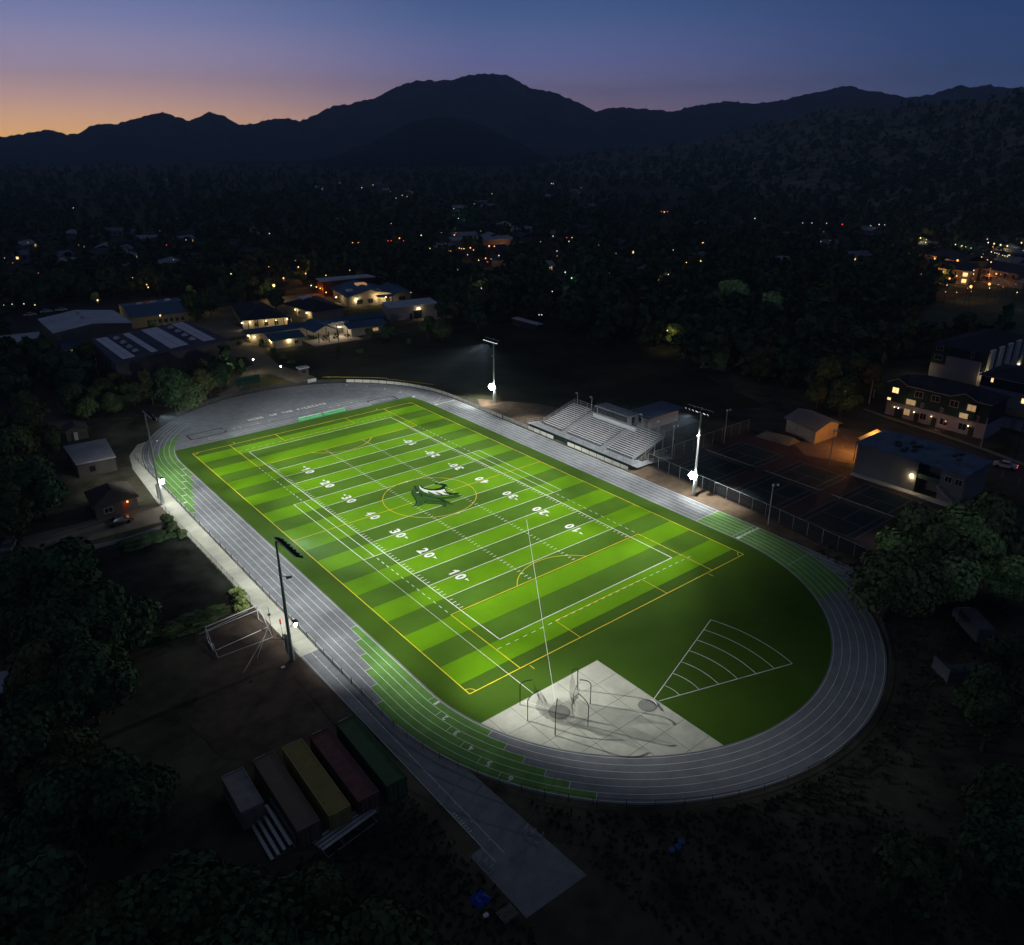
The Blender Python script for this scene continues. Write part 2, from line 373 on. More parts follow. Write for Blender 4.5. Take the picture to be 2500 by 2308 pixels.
struct('throwing_sector_lines', tl, LINE)
ly = MB(); SX, SY = 28.5, 52.6; ZY = .062
for s in (-1, 1):
    seg(ly, s*SX, -SY, s*SX, SY, .13, ZY+.012); seg(ly, -SX, s*SY, SX, s*SY, .13, ZY+.014)
    seg(ly, -20.16, s*36.35, 20.16, s*36.35, .12, ZY+.016)
    seg(ly, -9.16, s*47.25, 9.16, s*47.25, .1, ZY+.016)
    for t in (-1, 1):
        seg(ly, t*20.16, s*SY, t*20.16, s*36.35, .12, ZY+.018); seg(ly, t*9.16, s*SY, t*9.16, s*47.25, .1, ZY+.018)
        seg(ly, t*18.8, s*52.95, t*18.8, s*53.9, .1, ZY+.018)
        c = (t*SX, s*SY); a = math.atan2(-s, -t)
        ly.strip([(c[0]+1.0*math.cos(a-PI/4+PI/2*i/10), c[1]+1.0*math.sin(a-PI/4+PI/2*i/10)) for i in range(11)], .1, ZY+.02)
    h = math.asin((41.6-36.35)/9.15)
    ly.strip([(9.15*math.cos(u), s*(41.6-9.15*math.sin(u))) for u in np.linspace(h, PI-h, 30)], .11, ZY+.022)
seg(ly, -SX, 0, SX, 0, .12, ZY+.012)
ly.strip([(9.15*math.cos(2*PI*i/72)+.1, 9.15*math.sin(2*PI*i/72)+.2) for i in range(72)], .11, ZY+.024, closed=True)
for x in (-4.4, 5.15): seg(ly, x-.3, -.2, x+.3, .2, .1, ZY+.026)
struct('yellow_field_lines', ly, LINEY)
def fontmesh(txt, bold=.0, sx=1.0):
    cu = bpy.data.curves.new('t', 'FONT'); cu.body = txt; cu.size = 1.0; cu.offset = bold; cu.align_x = 'CENTER'; cu.resolution_u = 3
    o = bpy.data.objects.new('t', cu); sc.collection.objects.link(o); dg = bpy.context.evaluated_depsgraph_get()
    me = bpy.data.meshes.new_from_object(o.evaluated_get(dg)); V = [tuple(v.co) for v in me.vertices]; Fs = [tuple(p.vertices) for p in me.polygons]
    bpy.data.objects.remove(o); bpy.data.curves.remove(cu); bpy.data.meshes.remove(me)
    xs = [v[0] for v in V]; ys = [v[1] for v in V]; cx = (min(xs)+max(xs))/2; cy = (min(ys)+max(ys))/2
    wd = max(xs)-min(xs); ht = max(ys)-min(ys)
    return [((v[0]-cx)/wd, (v[1]-cy)/ht) for v in V], Fs
def put_text(mb, txt, cx, cy, wd, ht, ang, z, bold=.0):
    V, Fs = fontmesh(txt, bold); c, s = math.cos(ang), math.sin(ang)
    mb.add([(cx+x*wd*c-y*ht*s, cy+x*wd*s+y*ht*c, z) for x, y in V], Fs)
nm = MB()
for k, t in ((6, '1 0'), (4, '2 0'), (2, '3 0'), (0, '4 0'), (-2, '3 0'), (-4, '2 0'), (-6, '1 0')):
    y = k*4.572
    for sx in (-1, 1):
        a = -PI/2 if sx < 0 else PI/2
        for i, ch in enumerate(t.split(' ')):
            d = (-.98 if i == 0 else .98); yy = y+(-d if sx < 0 else d)
            V, Fs = fontmesh(ch, .012)
            wd = (1.25 if ch != '1' else .8)
            if ch == '1': nm.add([(sx*12.75+(px_*.8*math.cos(a)-py_*2.0*math.sin(a)), yy+(px_*.8*math.sin(a)+py_*2.0*math.cos(a)), .085) for px_, py_ in ((.02, -.5), (.5, -.5), (.5, .5), (.2, .5), (-.5, .24), (-.5, .03), (.02, .16))], [(0, 1, 2, 3, 4, 5, 6)])
            else: put_text(nm, ch, sx*12.75, yy, wd, 2.0, a, .085, .035)
        if k:
            s = 1 if k > 0 else -1
            yb = y+s*2.0; nm.sheet([(sx*12.2, yb), (sx*12.75, yb), (sx*12.45, yb+s*.9)], .085)
struct('yard_numbers', nm, LINE)
hm = MB()
for t, x0, x1 in (('HOME', -10.3, -6.5), ('OF', -4.7, -2.7), ('THE', -1.5, 1.4), ('WILDCATS', 2.6, 10.7)):
    n_ = len(t); pit = (x1-x0)/(n_-.22)
    for i_, ch in enumerate(t): put_text(hm, ch, x0+pit*(i_+.39), 66.35, pit*(.78 if ch != 'I' else .2), 1.45, 0, .05, .04)
struct('end_zone_lettering', hm, LINE)
# emblem on the centre spot
EM = {'head': [(0.49, 6.49), (1.23, 5.98), (0.9, 5.3), (0.47, 4.3), (0.47, 2.88), (0.69, 1.21), (1.24, -0.35), (2.17, -1.66), (3.58, -2.26), (4.75, -2.48), (5.29, -3.48), (3.74, -3.49), (2.35, -2.98), (1.31, -2.4), (1.6, -4.07), (1.51, -5.76), (0.77, -4.45), (-0.12, -5.55), (-0.19, -4.19), (-0.44, -3.72), (-1.97, -2.2), (-2.19, -1.67), (-2.3, -1.3), (-3.17, -1.95), (-4.1, -2.0), (-4.96, -1.33), (-3.83, -0.86), (-2.95, 0.54), (-2.5, 1.8), (-1.89, 3.69), (-1.31, 4.72), (-0.3, 5.4)],
 'fill2': [(1.23, 5.6), (0.46, 4.21), (0.41, 2.56), (1.21, 0.2), (2.3, -1.3), (4.0, -2.0), (4.4, -1.6), (3.9, 0.4), (3.0, .8), (1.9, 1.9), (1.1, 3.4)],
 'white': [(1.33, 5.8), (1.04, 4.88), (1.12, 3.67), (1.66, 2.47), (2.56, 1.64), (3.58, 1.28), (4.34, 1.32), (3.9, 0.45), (3.79, -0.3), (3.31, 0.56), (3.2, -0.47), (3.53, -1.58), (2.69, -0.89), (2.36, 0.78), (2.14, 1.33), (2.03, 0.29), (2.03, -0.63), (1.45, 0.4), (1.26, 1.86), (1.21, 2.46), (0.8, 2.05), (0.76, 1.33), (0.41, 2.56), (0.46, 4.21), (0.96, 5.33)],
 'dark': [(1.69, 5.9), (1.4, 4.78), (1.75, 3.73), (2.54, 2.7), (3.64, 2.37), (4.63, 2.52), (4.96, 3.12), (4.54, 4.05), (3.9, 4.76), (4.68, 4.81), (5.48, 3.77), (5.85, 2.98), (5.42, 1.49), (5.15, 2.29), (4.27, 0.9), (4.01, -0.58), (4.51, -1.55), (5.34, -1.85), (5.71, -2.16), (4.83, -2.36), (3.67, -1.6), (3.8, -0.22), (4.34, 1.32), (3.58, 1.28), (2.56, 1.64), (1.66, 2.47), (1.12, 3.67), (1.04, 4.88), (1.42, 5.83)],
 'eye': [(-0.9, 3.44), (-0.41, 3.41), (-0.65, 3.05), (-1.03, 3.17)]}
EL = [[(0.49, 6.49), (-0.02, 5.17), (-0.4, 3.78), (-0.54, 2.21), (-0.16, 0.8), (0.31, -0.68), (0.89, -1.52), (1.07, -2.74), (0.8, -4.3)], [(-1.29, 4.7), (-1.97, 3.38), (-2.53, 1.65), (-3.0, 0.23), (-3.74, -0.93), (-4.91, -1.37)], [(-4.96, -1.33), (-4.02, -1.92), (-3.09, -1.99), (-2.04, -1.44), (-1.41, -0.8), (-0.66, -2.13), (0.22, -2.94), (0.62, -3.62)], [(-2.19, -1.67), (-1.97, -2.2), (-0.46, -3.75), (0.22, -4.0)], [(0.89, -1.52), (2.12, -2.25), (3.76, -2.41)], [(1.35, -2.34), (2.35, -2.98), (3.74, -3.49), (5.29, -3.48), (4.76, -2.67), (3.43, -1.41)], [(1.27, -2.55), (1.6, -4.07), (1.51, -5.76), (0.76, -4.26), (0.9, -2.25)], [(-0.19, -4.19), (-0.12, -5.55), (0.74, -4.6)], [(-0.87, 3.6), (-0.38, 3.58), (-0.47, 2.53), (-1.19, 0.91), (-1.11, 1.76), (-1.16, 2.91)]]
em = MB(); em.sheet(EM['head'], .094); em.sheet(EM['fill2'], .097); struct('emblem_green', em, mat('mid_green_turf_inlay', (.036, .095, .018), noise=.12, scale=2, rough=1, spec=.02))
em = MB(); em.sheet(EM['dark'], .1)
for i, l in enumerate(EL): em.strip(l, .17 if i else .22, .103+.001*i)
struct('emblem_dark', em, mat('dark_green_turf_inlay', (.006, .018, .006), noise=.12, scale=2, rough=1, spec=.02))
em = MB(); em.sheet(EM['white'], .113); em.sheet(EM['eye'], .113); struct('emblem_white', em, LINE)
# track lanes
tl = MB(); ZT = .040; LR = [32.3+1.067*k for k in range(7)]
for i, R in enumerate(LR):
    pts = [(-R, y) for y in np.linspace(A0, -A0, 12)][:-1]+arc(R, -A0, PI, 2*PI, 70)+[(R, y) for y in np.linspace(-A0, A0, 12)][1:-1]+arc(R, A0, 0, .97 if i else .25, 30)
    tl.strip(pts, .065, ZT+.012+.001*i)
    tl.strip(arc(R, A0, PI-(.85 if i else .35), PI, 20), .065, ZT+.012+.001*i)
    if i: tl.strip(arc(R, A0, .97, 1.35, 20), .05, ZT+.012+.001*i)
def lane_y(i, ys, ye): return ys+(ye-ys)*i/5.0
tg = MB()
for i in range(6):                          # near left exchange zone, staggered
    r0, r1 = LR[i], LR[i+1]; ys = -30.0-3.35*i; ang = math.radians(20.3+(43.5-20.3)*i/5)
    outp = [(-r1, ys), (-r1, -A0)]+arc(r1, -A0, PI, PI+ang, 14)[1:]; inp = [(-r0, ys), (-r0, -A0)]+arc(r0, -A0, PI, PI+ang, 14)[1:]
    n = len(outp); tg.add([(x, y, ZT+.004) for x, y in outp]+[(x, y, ZT+.004) for x, y in inp], [(j, j+1, j+1+n, j+n) for j in range(n-1)])
    tl.strip([(-r0, ys), (-r1, ys)], .07, ZT+.022); c, s = math.cos(PI+ang), math.sin(PI+ang)
    tl.strip([(r0*c, -A0+r0*s), (r1*c, -A0+r1*s)], .07, ZT+.022)
    am = math.radians(3+4.8*i); c, s = math.cos(PI+am), math.sin(PI+am); tl.strip([(r0*c, -A0+r0*s), (r1*c, -A0+r1*s)], .06, ZT+.023)
    am += .035; rm = (r0+r1)/2; put_text(tl, str(i+1), rm*math.cos(PI+am), -A0+rm*math.sin(PI+am), .55 if i else .35, .85, PI+am+PI/2+PI, ZT+.024, .03)
    # far left zone
    ys = 40-3.5*i; ang = math.radians(34-7*i)
    if ang > 0: outp = [(-r1, ys), (-r1, A0)]+arc(r1, A0, PI, PI-ang, 10)[1:]; inp = [(-r0, ys), (-r0, A0)]+arc(r0, A0, PI, PI-ang, 10)[1:]
    else: outp = [(-r1, ys), (-r1, A0-1)]; inp = [(-r0, ys), (-r0, A0-1)]
    n = len(outp); tg.add([(x, y, ZT+.004) for x, y in outp]+[(x, y, ZT+.004) for x, y in inp], [(j+n, j+1+n, j+1, j) for j in range(n-1)])
    tl.strip([(-r0, ys), (-r1, ys)], .07, ZT+.022)
    put_text(tl, str(i+1), -(r0+r1)/2, 45.0-3.4*i, .5 if i else .3, .9, PI/2, ZT+.024, .03)
    # far right lane numbers on the curve
    an = math.radians(14+9.5*i); rm = (r0+r1)/2; put_text(tl, str(i+1), rm*math.cos(an), A0+rm*math.sin(an), .5, .9, an-PI/2+PI, ZT+.024, .03)
    # right zone
    ang = math.radians(37-.8*i)
    outp = [(r1, -39.5), (r1, -A0)]+arc(r1, -A0, 0, -ang, 14)[1:]; inp = [(r0, -39.5), (r0, -A0)]+arc(r0, -A0, 0, -ang, 14)[1:]
    n = len(outp); tg.add([(x, y, ZT+.004) for x, y in outp]+[(x, y, ZT+.004) for x, y in inp], [(j, j+1, j+1+n, j+n)[::-1] for j in range(n-1)])
    put_text(tl, str(i+1), (r0+r1)/2, -48.4, .6, .95, PI/2, ZT+.024, .03)
tl.strip([(32.3, -47.4), (38.7, -47.4)], .07, ZT+.022); tl.strip([(32.3, -39.5), (38.7, -39.5)], .07, ZT+.022)
tl.strip([(31.0, -59.4), (36.8, -59.4)], .07, ZT+.026)
tl.strip([(32.3, 48.6), (38.7, 48.6)], .09, ZT+.022); tl.strip([(32.6, 47.6), (37.6, 51.7)], .08, ZT+.027)
for i in range(6): put_text(tl, str(i+1), (LR[i]+LR[i+1])/2, 46.9, .6, .95, -PI/2, ZT+.024, .03)
# chute beyond the right straight
ch = MB(); cp = [(38.95, -48.6), (38.7, -66.5), (33.0, -70.6)]+[(39.0*math.cos(u), -A0+39.0*math.sin(u)) for u in np.linspace(-.58, -.02, 16)]
ch.sheet(cp, .024); struct('sprint_chute', ch, TRACK)
for i, R in enumerate(LR[2:]): 
    u = math.acos(min(.999, R/39.02)); tl.strip([(R, -A0-39.02*math.sin(u)), (R, -66.6-(38.7-R)*.72)], .06, .031)
struct('track_lane_lines', tl, LINE); struct('green_exchange_zones', tg, TRACKG)
# far D zone jumping runways
dz = MB()
for a, b in (((-22.4, 59.1), (24.4, 59.1)), ((-22.4, 60.2), (24.4, 60.2)), ((-16.6, 62.6), (20.0, 62.6)), ((-16.6, 64.0), (24, 64.0)), ((-22.4, 59.1), (-22.4, 60.2)), ((24.4, 59.1), (24.4, 60.2))): dz.strip([a, b], .07, .05)
for x in (-15.3, -13.8, -9.3, -6.4, 10.2, 12.6, 16.4, 17.9): dz.strip([(x, 62.1), (x, 63.1)], .12, .053)
struct('runway_lines', dz, LINE)
bp = MB()
for x0, x1, y0, y1, op in ((-25.8, -17.6, 61.6, 65.1, 1), (20.0, 27.5, 57.5, 60.7, -1)):
    bp.strip([(x0, y0), (x1, y0)], .3, .056); bp.strip([(x0, y1), (x1, y1)], .3, .056)
    e, o_ = (x0, x1) if op > 0 else (x1, x0); bp.strip([(e, y0), (e, y1)], .3, .057)
    bp.strip([(o_, y0), (o_, y0+.7)], .4, .058); bp.strip([(o_, y1), (o_, y1-.7)], .4, .058)
struct('pit_outlines', bp, BLACKP)
# left apron, pole-vault runway
ap = [(-39.05, -31.6), (-39.05, A0)]+arc(39.05, A0, PI, PI-.5, 10)[1:]+[(-36.5, 66.5), (-39.8, 60.5), (-41.3, 52), (-42.2, 32), (-42.3, 19), (-42.0, 0), (-41.9, -31.6)]
struct('concrete_apron', MB().sheet(ap, .02), CONC)
aj = MB()
for y in np.arange(-28, 50, 4.2): aj.strip([(-41.9, y), (-39.4, y)], .05, .024)
struct('apron_joints', aj, mat('faint_joint', (.24, .245, .23), noise=.1))
rw = [(-41.9, -31.6), (-39.05, -31.6), (-39.05, -49)]+arc(39.05, -A0, PI, PI+.36, 8)+[(-36.2, -63), (-35.3, -81.2), (-42.7, -81.0), (-42.8, -72.4), (-41.2, -72.2), (-41.5, -52)]
struct('vault_runway', MB().sheet(rw, .018), TRACK)
rl = MB(); rl.strip([(-41.6, -31.65), (-41.2, -74.5)], .06, .026); rl.strip([(-40.25, -31.65), (-39.9, -74.3)], .06, .026); rl.strip([(-41.85, -31.65), (-39.1, -31.65)], .06, .027)
for k in range(14): rl.strip([(-40.2+.0, -33-3*k), (-40.05, -33-3*k)], .12, .028)
for k in range(8): rl.strip([(-41.1, -67-.42*k), (-40.8, -67-.42*k)], .09, .028)
struct('vault_runway_lines', rl, LINE)
# surroundings as laid surfaces
def patch(name, poly, z, m): return struct(name, MB().sheet(poly, z), m)
PRACT = mat('dry_practice_grass', (.034, .042, .022), noise=.5, scale=14, c2=(.042, .042, .022), rough=1, spec=.05, detail=6)
patch('practice_field', [(5, 122), (40, 121), (75, 122), (110, 108), (125, 70), (98, -10), (66, 12), (44, 30), (42, 50), (30, 78), (16, 92)], .008, PRACT)
patch('dirt_strip', [(39.6, 20), (39.6, 36), (44, 44), (54, 30), (57, 20), (44, 19)], .014, DIRT)
patch('dirt_verge', [(39.2, -15.8), (44.5, -15.8), (44.6, -30), (43.0, -48), (41, -66), (39.2, -66), (39.2, -48)], .014, DIRT)
patch('dirt_yard', [(-41.95, -14), (-41.95, -50), (-44.3, -56), (-57, -44), (-58, -36), (-55, -30), (-53, -24), (-51, -16)], .012, mat('red_brown_dirt', (.070, .053, .040), noise=.55, scale=4, rough=1, bump=.3, detail=9))
patch('paved_court', [(14.8, 150), (25, 150), (20, 129), (16.5, 110), (19.5, 92), (19, 88.5), (12.5, 88.3), (12, 92.8), (10.5, 103), (8.5, 104), (4, 95), (-4.5, 90.5), (-8, 89.5), (-9, 92), (-2, 97), (4.5, 108), (7, 113), (11, 116), (12.5, 126), (6.8, 130), (4.5, 137)], .016, PATH)
patch('school_lawn', [(6.4, 129), (11, 126.5), (10.6, 117), (4.7, 115.5)], .022, PRACT)
patch('lamp_lawn', [(-3, 92), (4, 100), (9, 101.5), (10.6, 98), (11.4, 91), (5, 90)], .022, mat('olive_lawn', (.075, .07, .022), noise=.35, scale=2, rough=1))
patch('school_yard', [(25, 175), (60, 175), (108, 180), (112, 205), (60, 215), (22, 205), (19, 178)], .012, mat('yard_concrete', (.20, .16, .11), noise=.3, scale=6, rough=1))
patch('gymnasium_walk', [(3, 150), (28, 156), (26, 180), (18, 200), (12, 170), (-8, 162), (-8, 156)], .010, PATH)
patch('car_park', [(-60, 205), (-12, 202), (-4, 240), (60, 228), (75, 245), (-10, 262), (-70, 240)], .009, ASPH)
patch('parking_yard', [(-60, 18.5), (-42.4, 19.5), (-42.2, -12), (-50, -14.5), (-66, -14), (-72, 8)], .010, mat('dark_weedy_lot', (.026, .030, .024), noise=.7, scale=5, rough=1, spec=0, detail=8, bump=.3))
patch('driveway', [(-42.3, 31), (-42.4, 22.5), (-58, 22.8), (-66, 26), (-66, 32)], .011, PATH)
patch('footpath', [(-43.1, 21.2), (-43.3, 19.8), (-51, 18.6), (-60, 19.4), (-68, 20.4), (-68, 21.6), (-58, 21.2), (-51, 20.2)], .021, mat('pale_path_concrete', (.19, .19, .22), noise=.15, scale=3))
patch('tennis_surround', [(44.8, -17.8), (79, -17.4), (79, -34), (74.6, -45), (74.2, -68), (74, -84), (42, -84), (43.3, -50)], .016, COURTR)
tcw = MB(); tcs = MB()
for y1 in (-20.4, -35.4, -50.5, -65.6):
    y0 = y1-10.97; xo, xi = 48.0, 71.8
    tcs.sheet([(xo-.0, y0), (xi, y0), (xi, y1), (xo, y1)], .022)
    for y in (y0, y1, y0+1.37, y1-1.37): tcw.strip([(xo, y), (xi, y)], .09, .028)
    for x in (xo, xi): tcw.strip([(x, y0), (x, y1)], .1, .030)
    for x in (59.9-6.4, 59.9+6.4): tcw.strip([(x, y0+1.37), (x, y1-1.37)], .08, .031)
    tcw.strip([(59.9-6.4, (y0+y1)/2), (59.9+6.4, (y0+y1)/2)], .08, .032)
struct('tennis_courts', tcs, COURT); struct('tennis_court_lines', tcw, FADEL)
patch('basketball_court', [(76, -34), (80, -29), (98, -29), (100, -38), (90, -44.5), (79.5, -43.5)], .020, COURTO)
bl_ = MB(); bl_.strip([(88+1.8*math.cos(2*PI*i/30), -38+1.8*math.sin(2*PI*i/30)) for i in range(30)], .08, .027, closed=True)
bl_.strip([(80.5+4.5*math.cos(u), -38.5+4.5*math.sin(u)) for u in np.linspace(-1.2, 1.2, 20)], .08, .027); bl_.strip([(95.5-4.5*math.cos(u), -37.5+4.5*math.sin(u)) for u in np.linspace(-1.2, 1.2, 20)], .08, .027)
struct('basketball_court_lines', bl_, FADEL)
patch('town_road', [(112.5, -28), (110.5, -45), (107, -62), (103, -80), (92, -80), (94, -66), (100, -48), (104, -28), (112, -14), (138, -12), (150, -12), (150, -17), (120, -19)], .012, mat('lane_asphalt', (.06, .055, .05), noise=.25, scale=5))
kb = MB(); kb.strip([(115.2, -26), (113.2, -36), (112.0, -46), (109.5, -58), (106.2, -70), (103.5, -80)], 1.4, .12); struct('pavement', kb, mat('kerb_concrete', (.24, .20, .18), noise=.15))
pk = MB()
for t in range(4): pk.strip([(105.5-2.2*t, -57-4*t), (100.3-2.2*t, -58.5-4*t)], .14, .03)
struct('parking_bay_lines', pk, mat('faded_yellow_line', (.26, .2, .06), noise=.2))
patch('far_meadow', [(172, 8), (225, 20), (300, 26), (330, 18), (380, -40), (250, -60), (190, -20)], .01, mat('meadow_grass', (.06, .085, .06), noise=.4, scale=20, rough=1, spec=.05))
PALE = mat('pale_dry_field', (.075, .07, .075), noise=.4, scale=30, rough=1, spec=.05)
for px0, px1, py0, py1 in ((1210, 1320, 455, 463), (1385, 1560, 474, 490), (1570, 1690, 476, 486), (0, 60, 403, 411), (140, 420, 408, 415), (920, 1000, 424, 427)):
    patch('pale_field', [G(px0, py1), G(px1, py1+1), G(px1-8, py0), G(px0+20, py0+1)], .02, PALE)
patch('left_yard', [(-92, 90), (-56, 92), (-50, 112), (-60, 150), (-100, 140)], .01, mat('yard_grey', (.045, .045, .055), noise=.3, scale=6))
# ------------------------------------------------------------------ stadium light towers
def spot(parent, loc, target, power, deg, blend, col=(1, 1, .95), rad=.35):
    l = bpy.data.lights.new('lamp_beam', 'SPOT'); l.energy = power; l.spot_size = math.radians(deg); l.spot_blend = blend; l.color = col; l.shadow_soft_size = .16
    o = bpy.data.objects.new('lamp_beam', l); sc.collection.objects.link(o); o.parent = parent
    o.location = np.array(loc)-parent_loc(parent); d = Vector(target)-Vector(loc); o.rotation_euler = d.to_track_quat('-Z', 'Y').to_euler(); return o
def bulb(parent, loc, power, col, rad=.15):
    l = bpy.data.lights.new('lamp_glow', 'POINT'); l.energy = power; l.color = col; l.shadow_soft_size = rad
    o = bpy.data.objects.new('lamp_glow', l); sc.collection.objects.link(o); o.parent = parent; o.location = np.array(loc)-parent_loc(parent); return o
POLEM = mat('grey_green_pole_steel', (.36, .39, .38), rough=.45, metal=.4, noise=.1, scale=1)
def tower(px, py, label, arm, cy, aims, nh, H=18.2, low=(0, 0), box=True, lr=.3, lp=1):
    t = thing('floodlight_tower', label, 'light tower', (px, py, 0), 'floodlight towers around the field')
    MB().tube((px, py, 0), (px, py, 2.2), .34, .34, 14).tube((px, py, 2.2), (px, py, H), .27, .13, 14).build('pole', POLEM, t)
    s = -1 if px > 0 else 1
    MB().tube((px+s*.35, py+cy-arm/2, H-.1), (px+s*.35, py+cy+arm/2, H-.1), .08).tube((px, py, H-.1), (px+s*.4, py, H-.1), .1).tube((px+s*.35, py-.05, H-1.0), (px+s*.35, py+cy+arm*.3, H-.1), .04).build('crossarm', GALV, t)
    for i in range(nh):
        y = py+cy-arm/2+arm*(i+.5)/nh; yaw = math.atan2(-y*.5, -px*.8)+random.uniform(-.25, .25); tl_ = math.radians(58)
        d = np.array([math.cos(yaw)*math.cos(tl_*.55), math.sin(yaw)*math.cos(tl_*.55), -math.sin(tl_*.55)]); sd = np.array([-math.sin(yaw), math.cos(yaw), 0]); u = np.cross(sd, d)
        c = np.array([px+s*.95, y, H-.45])
        hd = MB().obox(c, sd*.42, d*.36, u*.14).obox(c+d*.55+u*.15, sd*.42, d*.22, u*.015).tube((px+s*.35, y, H-.1), c-d*.2, .05).build('floodlight_head', BLACK, t)
        MB().obox(c+d*.365-u*.02, sd*.34, d*.01, u*.09).build('lens', BULB_T, hd)
    if box: MB().box(px-s*.34-.25, px-s*.34+.05, py-.35, py+.35, 1.4, 4.2).build('control_box', POLEM, t)
    MB().tube((px, py, 13.2), (px+s*.9, py-.5, 13.0), .05).obox((px+s*.9, py-.5, 12.9), (.35, 0, 0), (0, .2, 0), (0, 0, .08)).build('middle_bracket', GALV, t)
    lx, ly_, lz = px+s*((.75 if lr > .3 else 1.25)+low[0]), py+low[1], 4.6
    lf = MB().tube((px, py, 4.8), (lx-s*.3, ly_, lz+.25), .05).box(lx-.3, lx+.3, ly_-.4, ly_+.4, lz+lr*1.4, lz+lr*1.4+.08).build('low_floodlight', BLACK, t)
    m = MB(); fr = lr*.42; fx = np.array([s*.75, -.66, 0]); fy = np.array([-fx[1], fx[0], 0])   # ring of round lamps, oversized so their shape stands in for glare
    for k in range(7):
        u, v = (0, 0) if k == 6 else (math.cos(k*PI/3)*lr*.86, math.sin(k*PI/3)*lr*.86); c = np.array([lx, ly_, lz-.1])+fy*u+np.array([0, 0, v])
        for q in range(6):
            a0_, a1_ = PI*q/6, PI*(q+1)/6; m.tube((c[0], c[1], c[2]-fr*1.2*math.cos(a0_)), (c[0], c[1], c[2]-fr*1.2*math.cos(a1_)), max(.01, fr*1.2*math.sin(a0_)), max(.01, fr*1.2*math.sin(a1_)), 10, cap=False)
    m.build('lens', BULB_W, lf)
    bulb(t, (lx+s*.2, ly_, lz-1.1), LOWP*lp, (1, 1, .93), .3)
    if lr > .3: spot(t, (px+s*.55, py+.2, 4.9), (px+s*.12, py, 17), 7000, 16, 1.0)
    for (tx, ty, pw, dg, bl) in aims: spot(t, (px+s*2.4, py+cy*.5, H-.9), (tx, ty, 0), pw*PW, dg, bl)
    return t
BULB_T = glow('tower_lamp_lens', (.9, .95, 1), 1.2)
HAZE = 1.6e-4
LOWP = 260
PW = 130000
AIM = {'FL': [(6, -30, 33, 0.021), (-30, 24, 19, 0.488), (-36, -24, 33, 0.102), (-24, -48, 33, 0.189), (-30, 0, 33, 0.125), (-6, -12, 19, 0.657), (-36, -36, 25, 0.096), (-12, -54, 19, 0.277), (-18, -30, 33, 0.198), (-18, -60, 19, 0.323), (0, -42, 19, 0.476), (-12, 0, 19, 0.603), (-36, 0, 19, 0.349), (-18, 12, 19, 0.408), (-6, -30, 19, 0.354), (-30, -18, 19, 0.095), (-42, -18, 19, 0.055), (-21, -62, 15, 0.5), (45, 9, 8, 0.6), (45, -5, 8, 0.6), (-40, -20, 22, 0.05)],
 'RR': [(54, -77, 11, 0.16), (6, 36, 33, 0.025), (6, -30, 33, 0.209), (36, -24, 33, 0.106), (30, -42, 33, 0.096), (6, -6, 19, 0.529), (42, -6, 25, 0.253), (6, -48, 19, 0.464), (-6, -30, 19, 0.523), (18, -12, 33, 0.247), (30, -30, 19, 0.075), (0, -18, 19, 0.34), (18, -42, 33, 0.138), (42, -36, 25, 0.291), (12, 12, 19, 0.721), (36, 12, 19, 0.453), (36, -12, 25, 0.087)],
 'BR': [(0, 36, 33, 0.111), (24, 18, 33, 0.223), (24, 54, 33, 0.215), (36, 36, 25, 0.102), (6, 60, 19, 0.581), (12, 12, 19, 0.448), (42, 12, 25, 0.303), (0, 30, 19, 0.3), (0, 42, 19, 0.522), (42, 42, 25, 0.296), (18, -6, 19, 0.282), (24, 66, 19, 0.216), (24, 36, 25, 0.102), (6, 24, 19, 0.266)],
 'BL': [(-18, 42, 33, 0.187), (0, 18, 19, 0.696), (-42, 42, 33, 0.118), (-36, 24, 33, 0.086), (0, 60, 19, 0.832), (0, 36, 19, 0.582), (-12, 6, 19, 0.532), (-24, 60, 19, 0.304), (-24, 24, 19, 0.166), (-30, 36, 33, 0.061), (-36, 6, 33, 0.108), (-36, 48, 19, 0.08), (45, 6, 8, 0.6), (45, -8, 8, 0.5), (-38.5, 12, 13, 0.1)]}
def aims(k): return [(x, y, v, 2*h, 1.0) for x, y, h, v in AIM[k]]
tower(-43, -31.7, 'nearest floodlight tower, seven dark lamp heads seen from behind, beside the concrete apron', 6.6, -1.6, aims('FL'), 7, low=(.3, 1.2), lr=.26, lp=.35)
tower(-41.6, 30.3, 'grey floodlight tower on the far left bend beside the green exchange zone', 5.6, 0, aims('BL'), 6, lr=.42)
tower(45.6, 38.6, 'floodlight tower with a pale pole by the empty practice field', 5.8, 0, aims('BR'), 6, H=17.2, lr=.66)
tower(40.6, -32.0, 'floodlight tower between the grandstand and the tennis courts', 6.0, 0, aims('RR'), 7, lr=.62)
